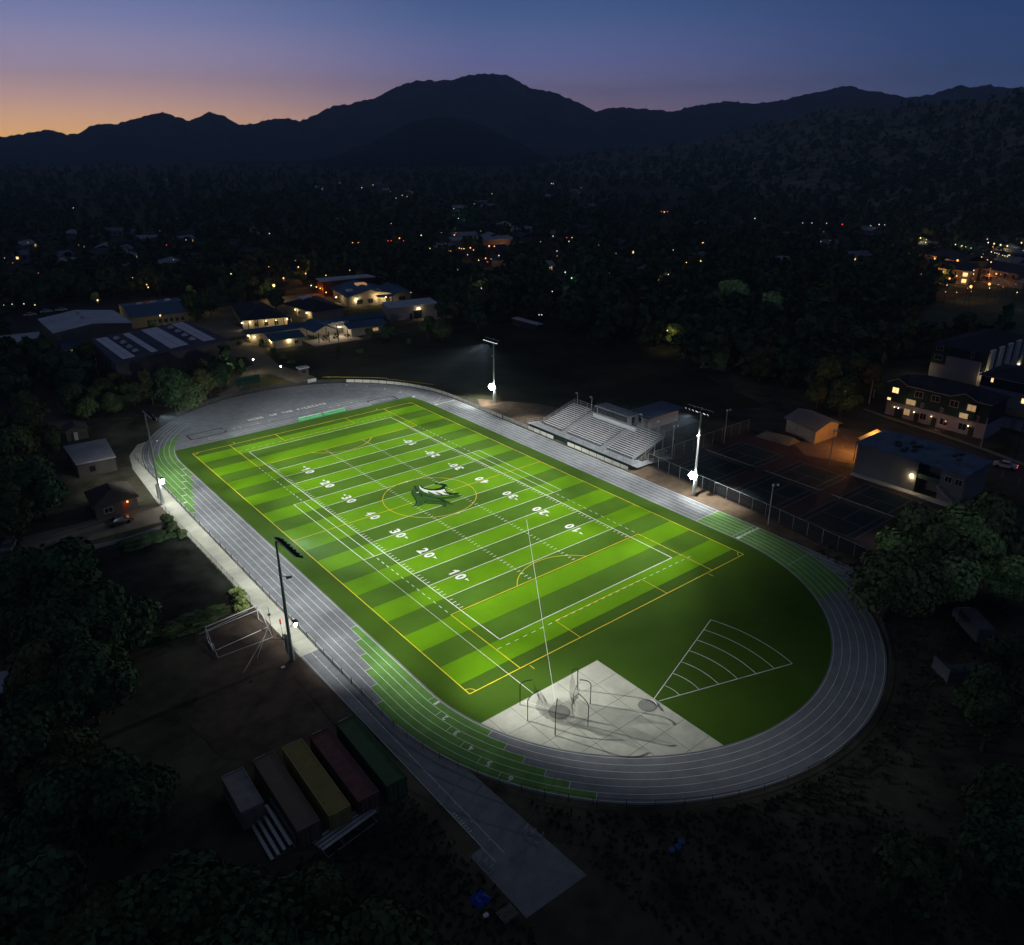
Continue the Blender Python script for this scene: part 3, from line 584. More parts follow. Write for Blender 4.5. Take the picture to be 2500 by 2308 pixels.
# ------------------------------------------------------------------ grandstand
gs = thing('grandstand', 'silver aluminium grandstand with two stairways and a raised front walkway beside the running track', 'grandstand', (47, 0, 0))
SEATM = mat('bright_seat_aluminium', (.66, .68, .69), metal=.15, rough=.6, noise=.06)
NR = 15; X0 = 43.0; DX = (52.8-X0)/NR; Z0 = 1.15; DZ = (3.95-Z0)/(NR-1); YA, YB = 15.6, -13.4
ST = [(7.2, 8.9), (-5.7, -3.9)]
secs = [(YA, ST[0][1]), (ST[0][0], ST[1][1]), (ST[1][0], YB)]
for r in range(NR):
    x = X0+DX*r; z = Z0+DZ*r
    for y1, y0 in secs:
        MB().box(x+.0, x+.30, y0+.05, y1-.05, z+.38, z+.44).build('bench_seat', SEATM, gs)
fb_ = MB()
for r in range(NR):
    x = X0+DX*r; z = Z0+DZ*r
    fb_.box(x-.32, x+.02, YB, YA, z-.03, z); fb_.box(x+.03, x+.06, YB, YA, z, z+DZ-.03)
    for y in np.arange(YB+.3, YA, 1.85):
        if not any(a-.2 < y < b+.2 for a, b in ST): fb_.box(x+.12, x+.15, y, y+.03, z, z+.38)
fb_.build('footboards', mat('shaded_footboard', (.10, .11, .13), metal=.2, rough=.6, noise=.1), gs)  # dark gaps between rows painted in: footboards coloured as if in shade
for a, b in ST:
    m = MB()
    for r in range(NR):
        x = X0+DX*r; z = Z0+DZ*r; m.box(x-.3, x+.3, a+.1, b-.1, z+.0, z+.04+DZ*.5)
    s_ = m.build('stairway', GALV, gs)
    h = MB(); yc = (a+b)/2
    for r in (0, 2, 4, 6, 8, 10, 12, 14):
        x = X0+DX*r; z = Z0+DZ*r; h.tube((x, yc, z), (x, yc, z+.95), .025, n=5)
        if r < 14:
            x1, z1 = x+DX*1.5, z+DZ*1.5
            h.tube((x, yc, z+.95), (x1, yc, z1+.95), .03, n=5); h.tube((x, yc, z+.5), (x1, yc, z1+.5), .02, n=5)
    h.build('handrail', GALV, s_)
def railing(pts, h=1.05, sp=1.9, bars=(1.0, .55), r=.028, posts=True):
    m = MB()
    for (a, b) in zip(pts[:-1], pts[1:]):
        a, b = np.array(a, float), np.array(b, float); L = np.linalg.norm(b-a); n = max(1, int(L/sp))
        for q in bars: m.tube(a+(0, 0, h*q), b+(0, 0, h*q), r, n=5)
        for i in range(n+1):
            p = a+(b-a)*i/n; m.tube(p, p+(0, 0, h), r, n=5)
    return m
ZT_ = Z0+DZ*(NR-1)
railing([(52.95, YA+.05, ZT_), (52.95, 6.4, ZT_)], 1.4, bars=(1, .66, .33)).build('back_guardrail', GALV, gs)
railing([(52.95, -4.5, ZT_), (52.95, YB-.05, ZT_)], 1.4, bars=(1, .66, .33)).build('back_guardrail', GALV, gs)
for y in (YA+.06, YB-.06): railing([(X0, y, Z0), (52.95, y, ZT_)], 1.3, bars=(1, .75, .5, .25)).build('side_guardrail', GALV, gs)
MB().add([(X0-.1, YB-.1, Z0-.25), (53, YB-.1, ZT_-.25), (53, YB-.1, ZT_+.5), (X0-.1, YB-.1, Z0+.5)], [(0, 1, 2, 3)]).add([(X0-.1, YB-.12, Z0-.25), (53, YB-.12, ZT_-.25), (53, YB-.12, ZT_+.5), (X0-.1, YB-.12, Z0+.5)], [(3, 2, 1, 0)]).build('side_panel', mat('mesh_infill', (.30, .33, .35), metal=.3, noise=.1, rough=.5), gs)
MB().box(40.3, 43.0, -15.6, 17.6, 1.02, 1.1).build('front_walkway', mat('walkway_decking', (.30, .32, .34), metal=.3, rough=.55, noise=.12, scale=1.5), gs)
MB().box(40.22, 40.29, -15.6, 17.6, .05, 1.12).build('skirt', SKIRT, gs)
railing([(40.4, 17.6, 1.1), (40.4, -15.6, 1.1)], 1.05, 2.05, (1, .5)).build('walkway_rail', GALV, gs)
m = MB()
for y in np.arange(-15, 17, 4.1): m.path([(40.75, y, 1.15), (40.75, y, 1.95), (40.75, y+2.2, 1.95), (40.75, y+2.2, 1.15)], .035).tube((40.75, y, 1.55), (40.75, y+2.2, 1.55), .03)
m.build('bench_frames', DSTEEL, gs)
rmp = MB().add([(40.4, -15.7, 1.05), (43.6, -15.7, 1.05), (43.6, -14.2, 1.05), (40.4, -14.2, 1.05)], [(0, 1, 2, 3)]).add([(43.6, -17.2, 1.05), (52, -17.2, .15), (52, -15.4, .15), (43.6, -15.4, 1.05)], [(0, 1, 2, 3)]).box(40.4, 43.6, -17.2, -15.6, 1.0, 1.06)
rmp.build('ramp', ALU, gs)
railing([(40.4, -15.6, 1.1), (40.4, -17.2, 1.1), (43.6, -17.2, 1.1), (52, -17.2, .2)], 1.0, 1.5, (1, .66, .33)).build('ramp_rail', GALV, gs)
railing([(43.6, -15.3, 1.1), (52, -15.3, .2)], 1.0, 1.5, (1, .66, .33)).build('ramp_rail', GALV, gs)
railing([(40.4, 17.7, 1.1), (40.4, 19, 1.0), (46, 19, .2)], 1.0, 1.5, (1, .5)).build('ramp_rail', GALV, gs)
MB().add([(40.4, 17.6, 1.05), (43, 17.6, 1.05), (47, 19, .15), (40.4, 19, 1.0)], [(0, 1, 2, 3)]).build('ramp', ALU, gs)
m = MB()
for y in np.arange(YB, YA+1, 4.1):
    for x in (44, 47, 50, 52.6): m.tube((x, y, 0), (x, y, Z0+DZ*(x-X0)/DX-.1), .06, n=5)
    m.tube((43, y, Z0-.12), (52.9, y, ZT_-.12), .06, n=5); m.tube((44, y, 0), (50, y, 2.6), .04, n=5)
m.tube((44, -15.5, 0), (44, -15.5, 1.0), .07)
m.build('support_frame', GALV, gs)
# press box and apron behind
pb = thing('press_box', 'dark flat-roofed press box on top of the grandstand', 'press box', (52.5, .7, 3.9))
MB().box(51.0, 54.0, -4.2, 5.8, 3.95, 6.3).build('wall', mat('press_wall', (.20, .21, .24), noise=.1), pb)
MB().box(50.7, 54.3, -4.5, 6.1, 6.3, 6.55).build('roof', mat('press_roof', (.17, .2, .24), noise=.3, scale=1.5), pb)
MB().box(50.93, 50.98, -3.9, 5.5, 4.9, 6.05).build('window', WINDK, pb)
m = MB()
for y in np.arange(-4, 5.7, 1.3): m.box(50.88, 50.93, y, y+.08, 4.85, 6.1)
m.build('window_frames', DSTEEL, pb)
MB().box(50.6, 50.9, -4.2, 5.8, 6.22, 6.32).build('awning', BLACK, pb)
MB().box(52.2, 53.1, -4.26, -4.21, 4.0, 6.0).build('door', WINDK, pb)
railing([(50.9, -4.3, 6.55), (50.9, 5.9, 6.55), (54.1, 5.9, 6.55), (54.1, -4.3, 6.55), (50.9, -4.3, 6.55)], 1.0, 1.5).build('roof_railing', DSTEEL, pb)
ld = MB().box(50.2, 50.9, -7, 6.3, 3.9, 4.75); ld.build('front_counter', mat('pale_counter', (.38, .39, .42), noise=.1), pb)
for i, (y, h) in enumerate(((14.8, 3.2), (9.8, 3.4), (-6.3, 3.4), (-11.6, 3.2))):
    t = thing('stand_light_pole', ('slim lamp pole at the far top corner of the grandstand', 'slim lamp pole on the back rail left of the press box', 'slim lamp pole on the back rail right of the press box', 'slim lamp pole at the near top corner of the grandstand')[i], 'lamp pole', (53.3, y, 3.9), 'slim poles on the back rail of the grandstand')
    MB().tube((53.15, y, 3.0), (53.15, y, 3.9+h), .05).build('pole', GALV, t); MB().box(52.8, 53.15, y+.1, y+.45, 3.6+h, 3.85+h).build('lamp_head', GALV, t)
def gable_prism(poly, z0, h, axis=0, over=.4, th=.18):
    """roof on a quad footprint a,b,c,d; ridge joins the middles of edges ab and cd (axis 0) or bc and da (axis 1)"""
    P = [np.array(p, float) for p in poly]
    if axis: P = P[1:]+P[:1]
    c = sum(P)/4; P = [p+(p-c)/np.linalg.norm(p-c)*over*1.4 for p in P]
    m0, m1 = (P[0]+P[1])/2, (P[2]+P[3])/2
    v = [(P[0][0], P[0][1], z0), (P[1][0], P[1][1], z0), (P[2][0], P[2][1], z0), (P[3][0], P[3][1], z0), (m0[0], m0[1], z0+h), (m1[0], m1[1], z0+h)]
    w_ = [(a, b_, z-th) for a, b_, z in v]
    return v+w_, [(0, 4, 5, 3), (1, 2, 5, 4), (6, 9, 11, 10), (7, 10, 11, 8), (0, 3, 9, 6), (1, 7, 8, 2), (0, 6, 10, 4), (4, 10, 7, 1), (3, 5, 11, 9), (5, 2, 8, 11)]
def hip_roof(poly, z0, h, over=.5, th=.15, frac=.3):
    P = [np.array(p, float) for p in poly]; c = sum(P)/4; P = [p+(p-c)/np.linalg.norm(p-c)*over*1.4 for p in P]
    la, lb = np.linalg.norm(P[1]-P[0]), np.linalg.norm(P[2]-P[1])
    if la > lb: m0, m1 = (P[0]+P[3])/2, (P[1]+P[2])/2
    else: m0, m1 = (P[0]+P[1])/2, (P[2]+P[3])/2
    r0, r1 = m0+(m1-m0)*frac, m1+(m0-m1)*frac
    v = [(p[0], p[1], z0) for p in P]+[(r0[0], r0[1], z0+h), (r1[0], r1[1], z0+h)]+[(p[0], p[1], z0-th) for p in P]
    f = [(0, 1, 5, 4), (1, 2, 5), (2, 3, 4, 5), (3, 0, 4)] if la > lb else [(0, 1, 4), (1, 2, 5, 4), (2, 3, 5), (3, 0, 4, 5)]
    return v, f+[(6, 9, 8, 7)]+[(i, i+6, (i+1) % 4+6, (i+1) % 4) for i in range(4)]
FOOT = []
def building(name, label, cat, poly, H, wall, roof, style='flat', rise=1.5, axis=0, over=.4, group=None):
    FOOT.append(poly)
    cx = sum(p[0] for p in poly)/len(poly); cy = sum(p[1] for p in poly)/len(poly)
    t = thing(name, label, cat, (cx, cy, 0), group)
    n_ = len(poly); ar = sum(poly[i][0]*poly[(i+1) % n_][1]-poly[(i+1) % n_][0]*poly[i][1] for i in range(n_))
    if ar < 0: poly = poly[::-1]
    wm = MB().prism(poly, 0, H)
    if style == 'gable':
        P = [np.array(p, float) for p in poly]
        if axis: P = P[1:]+P[:1]
        m0, m1 = (P[0]+P[1])/2, (P[2]+P[3])/2
        wm.add([(*P[0], H), (*P[1], H), (*m0, H+rise-.2)], [(0, 1, 2)]); wm.add([(*P[2], H), (*P[3], H), (*m1, H+rise-.2)], [(0, 1, 2)])
    wl = wm.build('wall', wall, t)
    if style == 'gable': v, f = gable_prism(poly, H, rise, axis, over)
    elif style == 'hip': v, f = hip_roof(poly, H+.05, rise, over)
    if style == 'flat':
        c = np.array([cx, cy]); pp = [tuple(np.array(p)+(np.array(p)-c)/np.linalg.norm(np.array(p)-c)*over*1.4) for p in poly]
        rf = MB().prism(pp, H+.003, H+.3).build('roof', roof, t)
    else: rf = MB().add(v, f).build('roof', roof, t)
    return t, wl, rf
def wallbox(p0, p1, u0, u1, z0, z1, d=.06, out_=.03):
    """a thin box on the vertical wall p0-p1 between fractions u0..u1"""
    p0, p1 = np.array(p0, float), np.array(p1, float); e = p1-p0; n = np.array([e[1], -e[0]])/np.linalg.norm(e)
    a, b = p0+e*u0, p0+e*u1; return MB().prism([tuple(a+n*out_), tuple(b+n*out_), tuple(b+n*(out_+d)), tuple(a+n*(out_+d))], z0, z1)
def window(par, p0, p1, uc, wd, z0, z1, glass=WINDK, trim=TRIM, out_=.03):
    L = math.dist(p0, p1); hw = wd/2/L; fr = MB(); t_ = .09/L
    for a, b, c, d in ((uc-hw, uc-hw+t_, z0, z1), (uc+hw-t_, uc+hw, z0, z1), (uc-hw+t_, uc+hw-t_, z0, z0+.09), (uc-hw+t_, uc+hw-t_, z1-.09, z1), (uc-t_*.3, uc+t_*.3, z0+.09, z1-.09)):
        q = wallbox(p0, p1, a, b, c, d, .07, out_); fr.add(q.v, q.f)
    o = fr.build('window', trim, par)
    q = wallbox(p0, p1, uc-hw+t_, uc+hw-t_, z0+.09, z1-.09, .03, out_-.005).build('pane', glass, o); return o
def wall_lamp(par, p, col, power, m=None, r=.14):
    power *= .62
    o = MB().box(p[0]-r, p[0]+r, p[1]-r, p[1]+r, p[2], p[2]+r*1.6).build('wall_lamp', m or BULB_Y, par)
    if power: bulb(par, (p[0], p[1], p[2]-.25), power, col, .12)
    return o
YEL = (1, .74, .34); ORA = (1, .36, .08)
# concession hut behind the stand
t, wl, rf = building('concession_hut', 'cream hut with a blue metal roof behind the grandstand', 'hut', [(61.6, -1.4), (72.0, -1.4), (72.0, 4.4), (61.6, 4.4)], 3.0, mat('bright_cream_wall', (.66, .64, .56), noise=.08), mat('royal_blue_roof', (.06, .085, .17), noise=.1, scale=5, rough=.5), 'flat', over=.9)
for y in (1.2, 2.9): MB().box(61.5, 61.58, y, y+.9, 1.0, 2.3).build('window', WINDK, t)
MB().box(61.5, 61.57, -.9, .1, 0, 2.1).build('door', TRIM, t)
MB().sheet([(61, -5), (76, -5), (76, -1.5), (61, -1.5)], .03).build('paved_step', PATH, t)
# ------------------------------------------------------------------ fences
def post_fence(name, label, pts, sp, h, postm, railm, group=None, mesh=None, meshz=(.1, 1), rails=(1.0, .5), r=.035, pn='post', panels=None, gapskip=None):
    c = pts[len(pts)//2]; t = thing(name, label, 'fence', (c[0], c[1], 0), group)
    P = [np.array(p, float) for p in pts]; cum = [0]
    for a, b in zip(P[:-1], P[1:]): cum.append(cum[-1]+np.linalg.norm(b-a))
    L = cum[-1]; n = min(95, max(1, int(round(L/sp))))
    def at(s):
        i = min(len(P)-2, max(0, int(np.searchsorted(cum, s)-1))); return P[i]+(P[i+1]-P[i])*((s-cum[i])/max(1e-6, cum[i+1]-cum[i]))
    pm = None; Q = [at(L*i/n) for i in range(n+1)]
    for q in Q:
        if pm is None:
            o = MB().tube((0, 0, 0), (0, 0, h), r, n=6).build(pn, postm, t, local=True); pm = o
        else: o = pm.copy(); sc.collection.objects.link(o); o.parent = t
        o.location = (q[0]-c[0], q[1]-c[1], 0)
    m = MB()
    for z in rails:
        for a, b in zip(Q[:-1], Q[1:]): m.tube((a[0], a[1], h*z), (b[0], b[1], h*z), r*.8, n=5)
    m.build('rail', railm, t)
    if mesh is not None:
        m = MB()
        for a, b in zip(Q[:-1], Q[1:]): m.add([(a[0], a[1], h*meshz[0]), (b[0], b[1], h*meshz[0]), (b[0], b[1], h*meshz[1]), (a[0], a[1], h*meshz[1])], [(0, 1, 2, 3)])
        m.build('mesh', mesh, t)
    if panels is not None:
        for i, (a, b) in enumerate(zip(Q[:-1], Q[1:])):
            if gapskip and gapskip(a): continue
            d = (b-a)/np.linalg.norm(b-a)*.08; nn = np.array([d[1], -d[0]])*.5
            MB().prism([tuple(a+d-nn), tuple(b-d-nn), tuple(b-d-nn*1.5), tuple(a+d-nn*1.5)], .12, h-.08).build('fabric_panel', panels, t)
    return t
def netmat(name, c, alpha, cell=.3):
    m = mat(name, c, rough=.7, noise=0, metal=.0); t_ = m.node_tree; o = t_.nodes['Material Output']; b = t_.nodes['Principled BSDF']
    tr = t_.nodes.new('ShaderNodeBsdfTransparent'); mx = t_.nodes.new('ShaderNodeMixShader'); mx.inputs[0].default_value = alpha
    t_.links.new(tr.outputs[0], mx.inputs[1]); t_.links.new(b.outputs[0], mx.inputs[2]); t_.links.new(mx.outputs[0], o.inputs[0]); return m
CHAIN = netmat('chain_link', (.12, .13, .13), .22); WSCREEN = netmat('dark_windscreen', (.012, .016, .018), .85)
lf = [(-39.2, 58.0)]+[(-39.2, y) for y in (48, 30, 10, -10, -30, -48.5)]+arc(39.35, -A0, PI, PI+.75, 12)[1:]
post_fence('track_fence', 'black two-rail fence between the concrete apron and the left straight', lf, 2.6, 1.1, DSTEEL, DSTEEL, 'black rail fences around the track', rails=(1, .15, .45))
post_fence('track_fence', 'black rail fence around the dark near bend of the track', arc(39.4, -A0, PI+.76, 2*PI-.5, 40), 3.1, 1.1, DSTEEL, DSTEEL, 'black rail fences around the track', rails=(1, .15, .5), mesh=CHAIN)
post_fence('banner_fence', 'low fence with cream fabric panels below the grandstand', [(39.4, 27), (39.4, 18), (39.4, -15.6)], 2.35, 1.05, DSTEEL, DSTEEL, rails=(1,), panels=PANEL, gapskip=lambda a: abs(a[1]-6.5) < 2.2)
post_fence('banner_fence', 'low fence with cream panels along the far right bend', [(39.4, 27.2), (39.4, 45)]+arc(39.4, A0, 0, .92, 16), 2.35, 1.05, DSTEEL, DSTEEL, rails=(1,), panels=PANEL)
post_fence('track_fence', 'thin dark fence behind the far bend near the scoreboard', arc(39.5, A0, .93, 2.2, 30), 2.4, 1.1, DSTEEL, DSTEEL, 'black rail fences around the track', rails=(1,), mesh=CHAIN)
post_fence('boundary_fence', 'thin grey mesh fence along the outer edge of the apron', [(-42.3, 32), (-42.5, 18), (-42.2, 0), (-42.1, -15)], 2.4, 1.6, GALV, GALV, mesh=CHAIN, rails=(1,), r=.03)
post_fence('court_fence', 'tall fence with dark screen between the track and the tennis courts', [(45.4, -15.7), (44.6, -28), (43.6, -46), (41.8, -66), (41, -80)], 3.0, 2.6, GALV, GALV, mesh=WSCREEN, rails=(1,), r=.04)
post_fence('court_fence', 'tall see-through mesh fence along the far end of the tennis courts', [(46.0, -16.6), (60, -16.8), (79, -17)], 3.2, 3.0, GALV, GALV, mesh=CHAIN, rails=(1,), r=.04)
yf = thing('yellow_barrier_tube', 'bright yellow tube snaking over the grass behind the far bend', 'barrier tube', (31, 79, 0))
MB().path([(20.7, 88.6, .3), (25.5, 84.4, .32), (31, 79.6, .3), (33.3, 76.4, .4), (34.7, 75.6, .3), (34.1, 74.2, .3), (35.6, 72.8, .3), (39, 66.5, .32), (41.6, 61.6, .3)], .09).build('tube', mat('bright_yellow_vinyl', (.40, .30, .03), noise=.1), yf)
# ------------------------------------------------------------------ hammer cage, shot ring, benches
cg_ = thing('throwing_cage', 'black throwing cage of bent poles with sagging grey net on the concrete pad', 'throwing cage', (-21.9, -62.3, 0))
PO = [(-24.8, -58.2), (-25.9, -61.0), (-25.0, -65.0), (-20.9, -66.3), (-17.9, -63.6), (-17.3, -60.6)]
RC = np.array([-21.9, -62.3]); tops = []
for p in PO:
    p = np.array(p); d = RC-p; d = d/np.linalg.norm(d); pts = [(p[0], p[1], 0), (p[0], p[1], 2.9)]
    for k in range(1, 7):
        a = k/6*1.1; q = p+d*1.9*(1-math.cos(a))*1.5; pts.append((q[0], q[1], 2.9+1.45*math.sin(a)))
    tops.append(np.array(pts[-1])); MB().path(pts, .055).build('bent_pole', BLACK, cg_)
NET = netmat('grey_netting', (.05, .05, .05), .34)
for i in range(5):
    a, b = tops[i], tops[i+1]; V = []; n, k = 10, 8
    open_ = 1.0
    for u in range(n+1):
        for v in range(k+1):
            s, tt = u/n, v/k; q = a+(b-a)*s; inn = RC-q[:2]; inn = inn/np.linalg.norm(inn)
            topz = q[2]-.9*4*s*(1-s)*(1.6 if i != 2 else 1)
            z = topz*(1-tt)+.12*tt; sh = .55*math.sin(PI*tt)+.35*tt+.1*math.sin(5*s*PI)
            V.append((q[0]+inn[0]*sh, q[1]+inn[1]*sh, z))
    if i == 2: V = [(x, y, z) for x, y, z in V]
    MB().add(V, [(u*(k+1)+v, u*(k+1)+v+1, (u+1)*(k+1)+v+1, (u+1)*(k+1)+v) for u in range(n) for v in range(k)]).build('net', NET, cg_)
def ring(name, label, c, r, board=False):
    t = thing(name, label, 'throwing circle', (c[0], c[1], .06))
    MB().prism([(c[0]+r*math.cos(2*PI*i/36), c[1]+r*math.sin(2*PI*i/36)) for i in range(36)], .061, .085).build('circle_plate', mat('grey_circle', (.24, .245, .22), noise=.12, scale=1), t)
    m = MB().strip([(c[0]+(r+.03)*math.cos(2*PI*i/36), c[1]+(r+.03)*math.sin(2*PI*i/36)) for i in range(36)], .05, .09, closed=True); m.build('rim', BLACKP, t)
    if board:
        a0_ = math.atan2(-.15, .9); o = arc(r+.04, c[1], a0_-.55, a0_+.55, 12, cx=c[0]); i_ = arc(r+.2, c[1], a0_-.55, a0_+.55, 12, cx=c[0])
        MB().prism(o+i_[::-1], .06, .18).build('toe_board', WHITE, t)
ring('discus_circle', 'large round grey circle in the middle of the throwing cage', (-21.9, -62.3), 1.25)
ring('shot_circle', 'small grey circle with a white toe board at the point of the painted fan', (-12.6, -68.3), 1.07, True)
def bench(x, label):
    t = thing('team_bench', label, 'bench', (x, 57.3, 0), 'green team benches at the far turf edge')
    MB().box(x-3.1, x+3.1, 57.18, 57.42, .42, .46).build('seat', TRIM, t); MB().box(x-3.1, x+3.1, 57.6, 57.64, .80, .98).build('backrest', TRIM, t)
    for i in range(4):
        xx = x-3.0+2.0*i; MB().box(xx-.05, xx+.05, 57.1, 57.75, .03, .1).box(xx-.05, xx+.05, 57.58, 57.66, .1, 1.0).box(xx-.05, xx+.05, 57.15, 57.25, .1, .42).build('leg', GREENP, t)
    MB().box(x-3.1, x+3.1, 57.06, 57.14, .2, .46).box(x-3.1, x+3.1, 57.65, 57.7, .45, .79).build('green_rail', GREENP, t)
bench(2.2, 'left of the two green-framed white benches on the far turf edge'); bench(8.8, 'right of the two green-framed white benches on the far turf edge')
# ------------------------------------------------------------------ goal frames, sticks and boxes by the nearest tower
gt = thing('portable_goal', 'white aluminium soccer goal frame parked on the dirt by the apron', 'soccer goal', (-46.3, -20, 0))
MB().tube((-50.4, -20, 2.3), (-42.7, -19.3, 2.3), .075).build('crossbar', WHITE, gt)
for x, y in ((-50.4, -20), (-42.7, -19.3)): MB().tube((x, y, 0), (x, y, 2.3), .06).build('post', WHITE, gt)
for x, y, s in ((-50.4, -20, -1), (-42.7, -19.3, 1)):
    MB().path([(x, y, 2.3), (x+s*.1, y-1.1, 2.25), (x+s*.2, y-2.9, .06), (x, y, .06)], .045).build('side_stay', WHITE, gt)
MB().tube((-50.5, -21.1, 2.25), (-42.6, -20.4, 2.25), .04).tube((-50.2, -23, .06), (-42.5, -22.2, .06), .05).build('back_bar', WHITE, gt)
g2 = thing('fallen_goal_frame', 'thin white goal frame lying on the dirt behind the standing goal', 'goal frame', (-46, -24.5, 0))
MB().path([(-50.2, -21.5, .3), (-50.7, -24.9, .1), (-43.0, -25.1, .1), (-42.7, -22.4, .9)], .045).build('frame', GALV, g2); MB().tube((-50.9, -17.8, .1), (-43.2, -16.4, .12), .04).build('loose_bar', GALV, g2)
MB().tube((-43.5, -24, .3), (-49.3, -30.3, .08), .02).tube((-42.2, -22.5, 1.0), (-46.6, -28.4, .1), .02).build('loose_rod', GALV, g2)
st = thing('flag_stand', 'thin dark stand with a red flag on top beside the apron edge', 'flag stand', (-42.0, -26.5, 0))
MB().tube((-42, -26.5, 0), (-42, -26.5, .9), .09).tube((-42, -26.5, .9), (-42.05, -26.3, 3.0), .03).build('stick', BLACK, st); MB().prism([(-42.15, -26.35), (-41.9, -26.35), (-41.9, -26.28), (-42.15, -26.28)], 2.55, 3.35).build('flag', REDP, st)
MB().path([(-43.6, -25.2, .04), (-42, -26.5, .04), (-42.3, -25.5, .9)], .03).build('foot', BLACK, st)
s2 = thing('marker_pole', 'tall thin dark marker pole at the corner of the white goal', 'pole', (-42.9, -24.6, 0))
MB().tube((-42.8, -24.6, 0), (-42.75, -24.3, 4.6), .035).box(-42.95, -42.6, -24.5, -24.2, 3.3, 3.5).build('pole', BLACK, s2)
s3 = thing('ground_stake', 'short black stake standing in the dirt left of the nearest tower', 'stake', (-49.2, -32.6, 0))
MB().tube((-49.2, -32.6, 0), (-49.2, -32.6, 1.2), .04).box(-49.5, -48.9, -32.7, -32.5, 0, .06).build('stake', BLACK, s3)
lm = thing('paper_scrap', 'small white scrap lying on the dirt beside the base of the nearest tower', 'scrap', (-44.6, -32.4, 0)); MB().box(-44.9, -44.4, -32.6, -32.2, .013, .1).build('sheet', WHITE, lm)
CT = [(-57.7, -52.4, 6.1, 'short weathered grey', (.25, .235, .22), .25), (-54.2, -55.2, 12.2, 'plain brown', (.19, .135, .10), .12), (-50.9, -55.4, 12.2, 'ribbed mustard yellow', (.38, .31, .11), .12), (-47.7, -55.6, 12.2, 'dark maroon', (.17, .075, .07), .25), (-44.35, -55.6, 12.2, 'dark green', (.07, .13, .055), .15)]
for i, (cx, cy, L, nm_, col, nz) in enumerate(CT):
    m_ = mat('container_paint_%s' % nm_.split()[-1], col, noise=nz, scale=1.2, rough=.7)
    t = thing('shipping_container', '%s shipping container, %s' % (nm_, ('leftmost of the row', 'second from the left', 'middle of the row', 'second from the runway', 'closest to the runway')[i]), 'container', (cx, cy, 0), 'row of shipping containers', rz=math.radians(-1.5))
    b = MB().box(-1.15, 1.15, -L/2+.05, L/2-.05, .12, 2.5)
    n = int(L/.28)
    for k in range(n):
        y = -L/2+.1+k*(L-.2)/n
        for s in (-1, 1): b.box(s*1.15-(.04 if s > 0 else .0), s*1.15+(.0 if s > 0 else .04), y, y+.14, .2, 2.45) if False else b.box(min(s*1.151, s*1.19), max(s*1.151, s*1.19), y, y+.14, .2, 2.45)
        if i == 2: b.box(-1.0, 1.0, y, y+.13, 2.501, 2.56)
    b.build('body', m_, t, local=True)
    e = MB()
    for x in (-1.2, 1.08): e.box(x, x+.12, -L/2, L/2, 2.47, 2.59); e.box(x, x+.12, -L/2, L/2, 0.02, .14)
    for y in (-L/2, L/2-.12): e.box(-1.08, 1.08, y, y+.12, 2.47, 2.59)
    for x in (-1.2, 1.08):
        for y in (-L/2-.005, L/2-.115): e.box(x-.005, x+.125, y, y+.12, .14, 2.47)
    e.build('corner_frame', m_, t, local=True)
    d = MB(); d.box(-1.0, -.04, -L/2-.06, -L/2+.04, .2, 2.4); d.box(.04, 1.0, -L/2-.06, -L/2+.04, .2, 2.4); dd = d.build('doors', m_, t, local=True)
    k_ = MB()
    for x in (-.75, -.3, .3, .75): k_.tube((x, -L/2-.09, .2), (x, -L/2-.09, 2.4), .025)
    k_.build('locking_bars', GALV, dd, local=True)
    MB().box(-.9, .3, L/2-.10, L/2+.012, 2.592, 2.62).build('marking_strip', TRIM, t, local=True)
def small_bleacher(cx, cy, rz, L, label, n=5):
    t = thing('small_bleacher', label, 'bleacher', (cx, cy, 0), 'small aluminium bleachers by the containers', rz=rz)
    for k in range(n):
        MB().box(-L/2, L/2, -1.5+.65*k, -1.5+.65*k+.34, .35+.2*k, .39+.2*k).build('seat', ALU, t, local=True)
    m = MB()
    for x in np.linspace(-L/2+.3, L/2-.3, 4):
        for k in range(n): m.box(x-.03, x+.03, -1.5+.65*k+.1, -1.5+.65*k+.16, 0, .35+.2*k)
        m.box(x-.03, x+.03, -1.5, -1.5+.65*n, .02, .08)
    m.box(-L/2+.25, L/2-.25, -1.4, -1.34, .2, .26).box(-L/2+.25, L/2-.25, -1.45+.65*n-.1, -1.45+.65*n, .03, .09)
    m.build('frame', GALV, t, local=True); railing([(-L/2, -1.5+.65*n, .2*n), (L/2, -1.5+.65*n, .2*n)], 1.0, 1.8).build('guardrail', GALV, t, local=True)
small_bleacher(-56.8, -57.6, math.radians(-91), 6.4, 'small silver bleacher at the end of the grey container', 4)
small_bleacher(-50.9, -62.2, math.radians(188), 6.6, 'small silver bleacher across the ends of the long containers', 4)
t = thing('blue_tarpaulin', 'crumpled bright blue tarpaulin on the dark grass left of the runway end', 'tarpaulin', (-44.8, -76.8, 0))
nn = vnoise(5); V = []; 
for i in range(9):
    for j in range(9): V.append((-45.6+i*.2+.1*math.sin(j), -77.6+j*.2, .02+.55*float(nn(i*.5, j*.5))*math.sin(PI*i/8)**.5*math.sin(PI*j/8)**.5))
MB().add(V, [(i*9+j, i*9+j+1, (i+1)*9+j+1, (i+1)*9+j) for i in range(8) for j in range(8)]).build('cover', mat('blue_tarp', (.02, .06, .38), noise=.2), t)
t = thing('wooden_pallet', 'stack of weathered boards near the corner of the runway end', 'pallet', (-43.9, -79.7, 0)); m = MB()
for k in range(7): m.box(-44.7+.24*k, -44.52+.24*k, -80.4, -79.0, .3, .36)
m.box(-44.7, -43.1, -80.4, -80.25, 0, .3).box(-44.7, -43.1, -79.2, -79.05, 0, .3); m.build('boards', mat('grey_board', (.14, .13, .115), noise=.3, scale=.5), t)
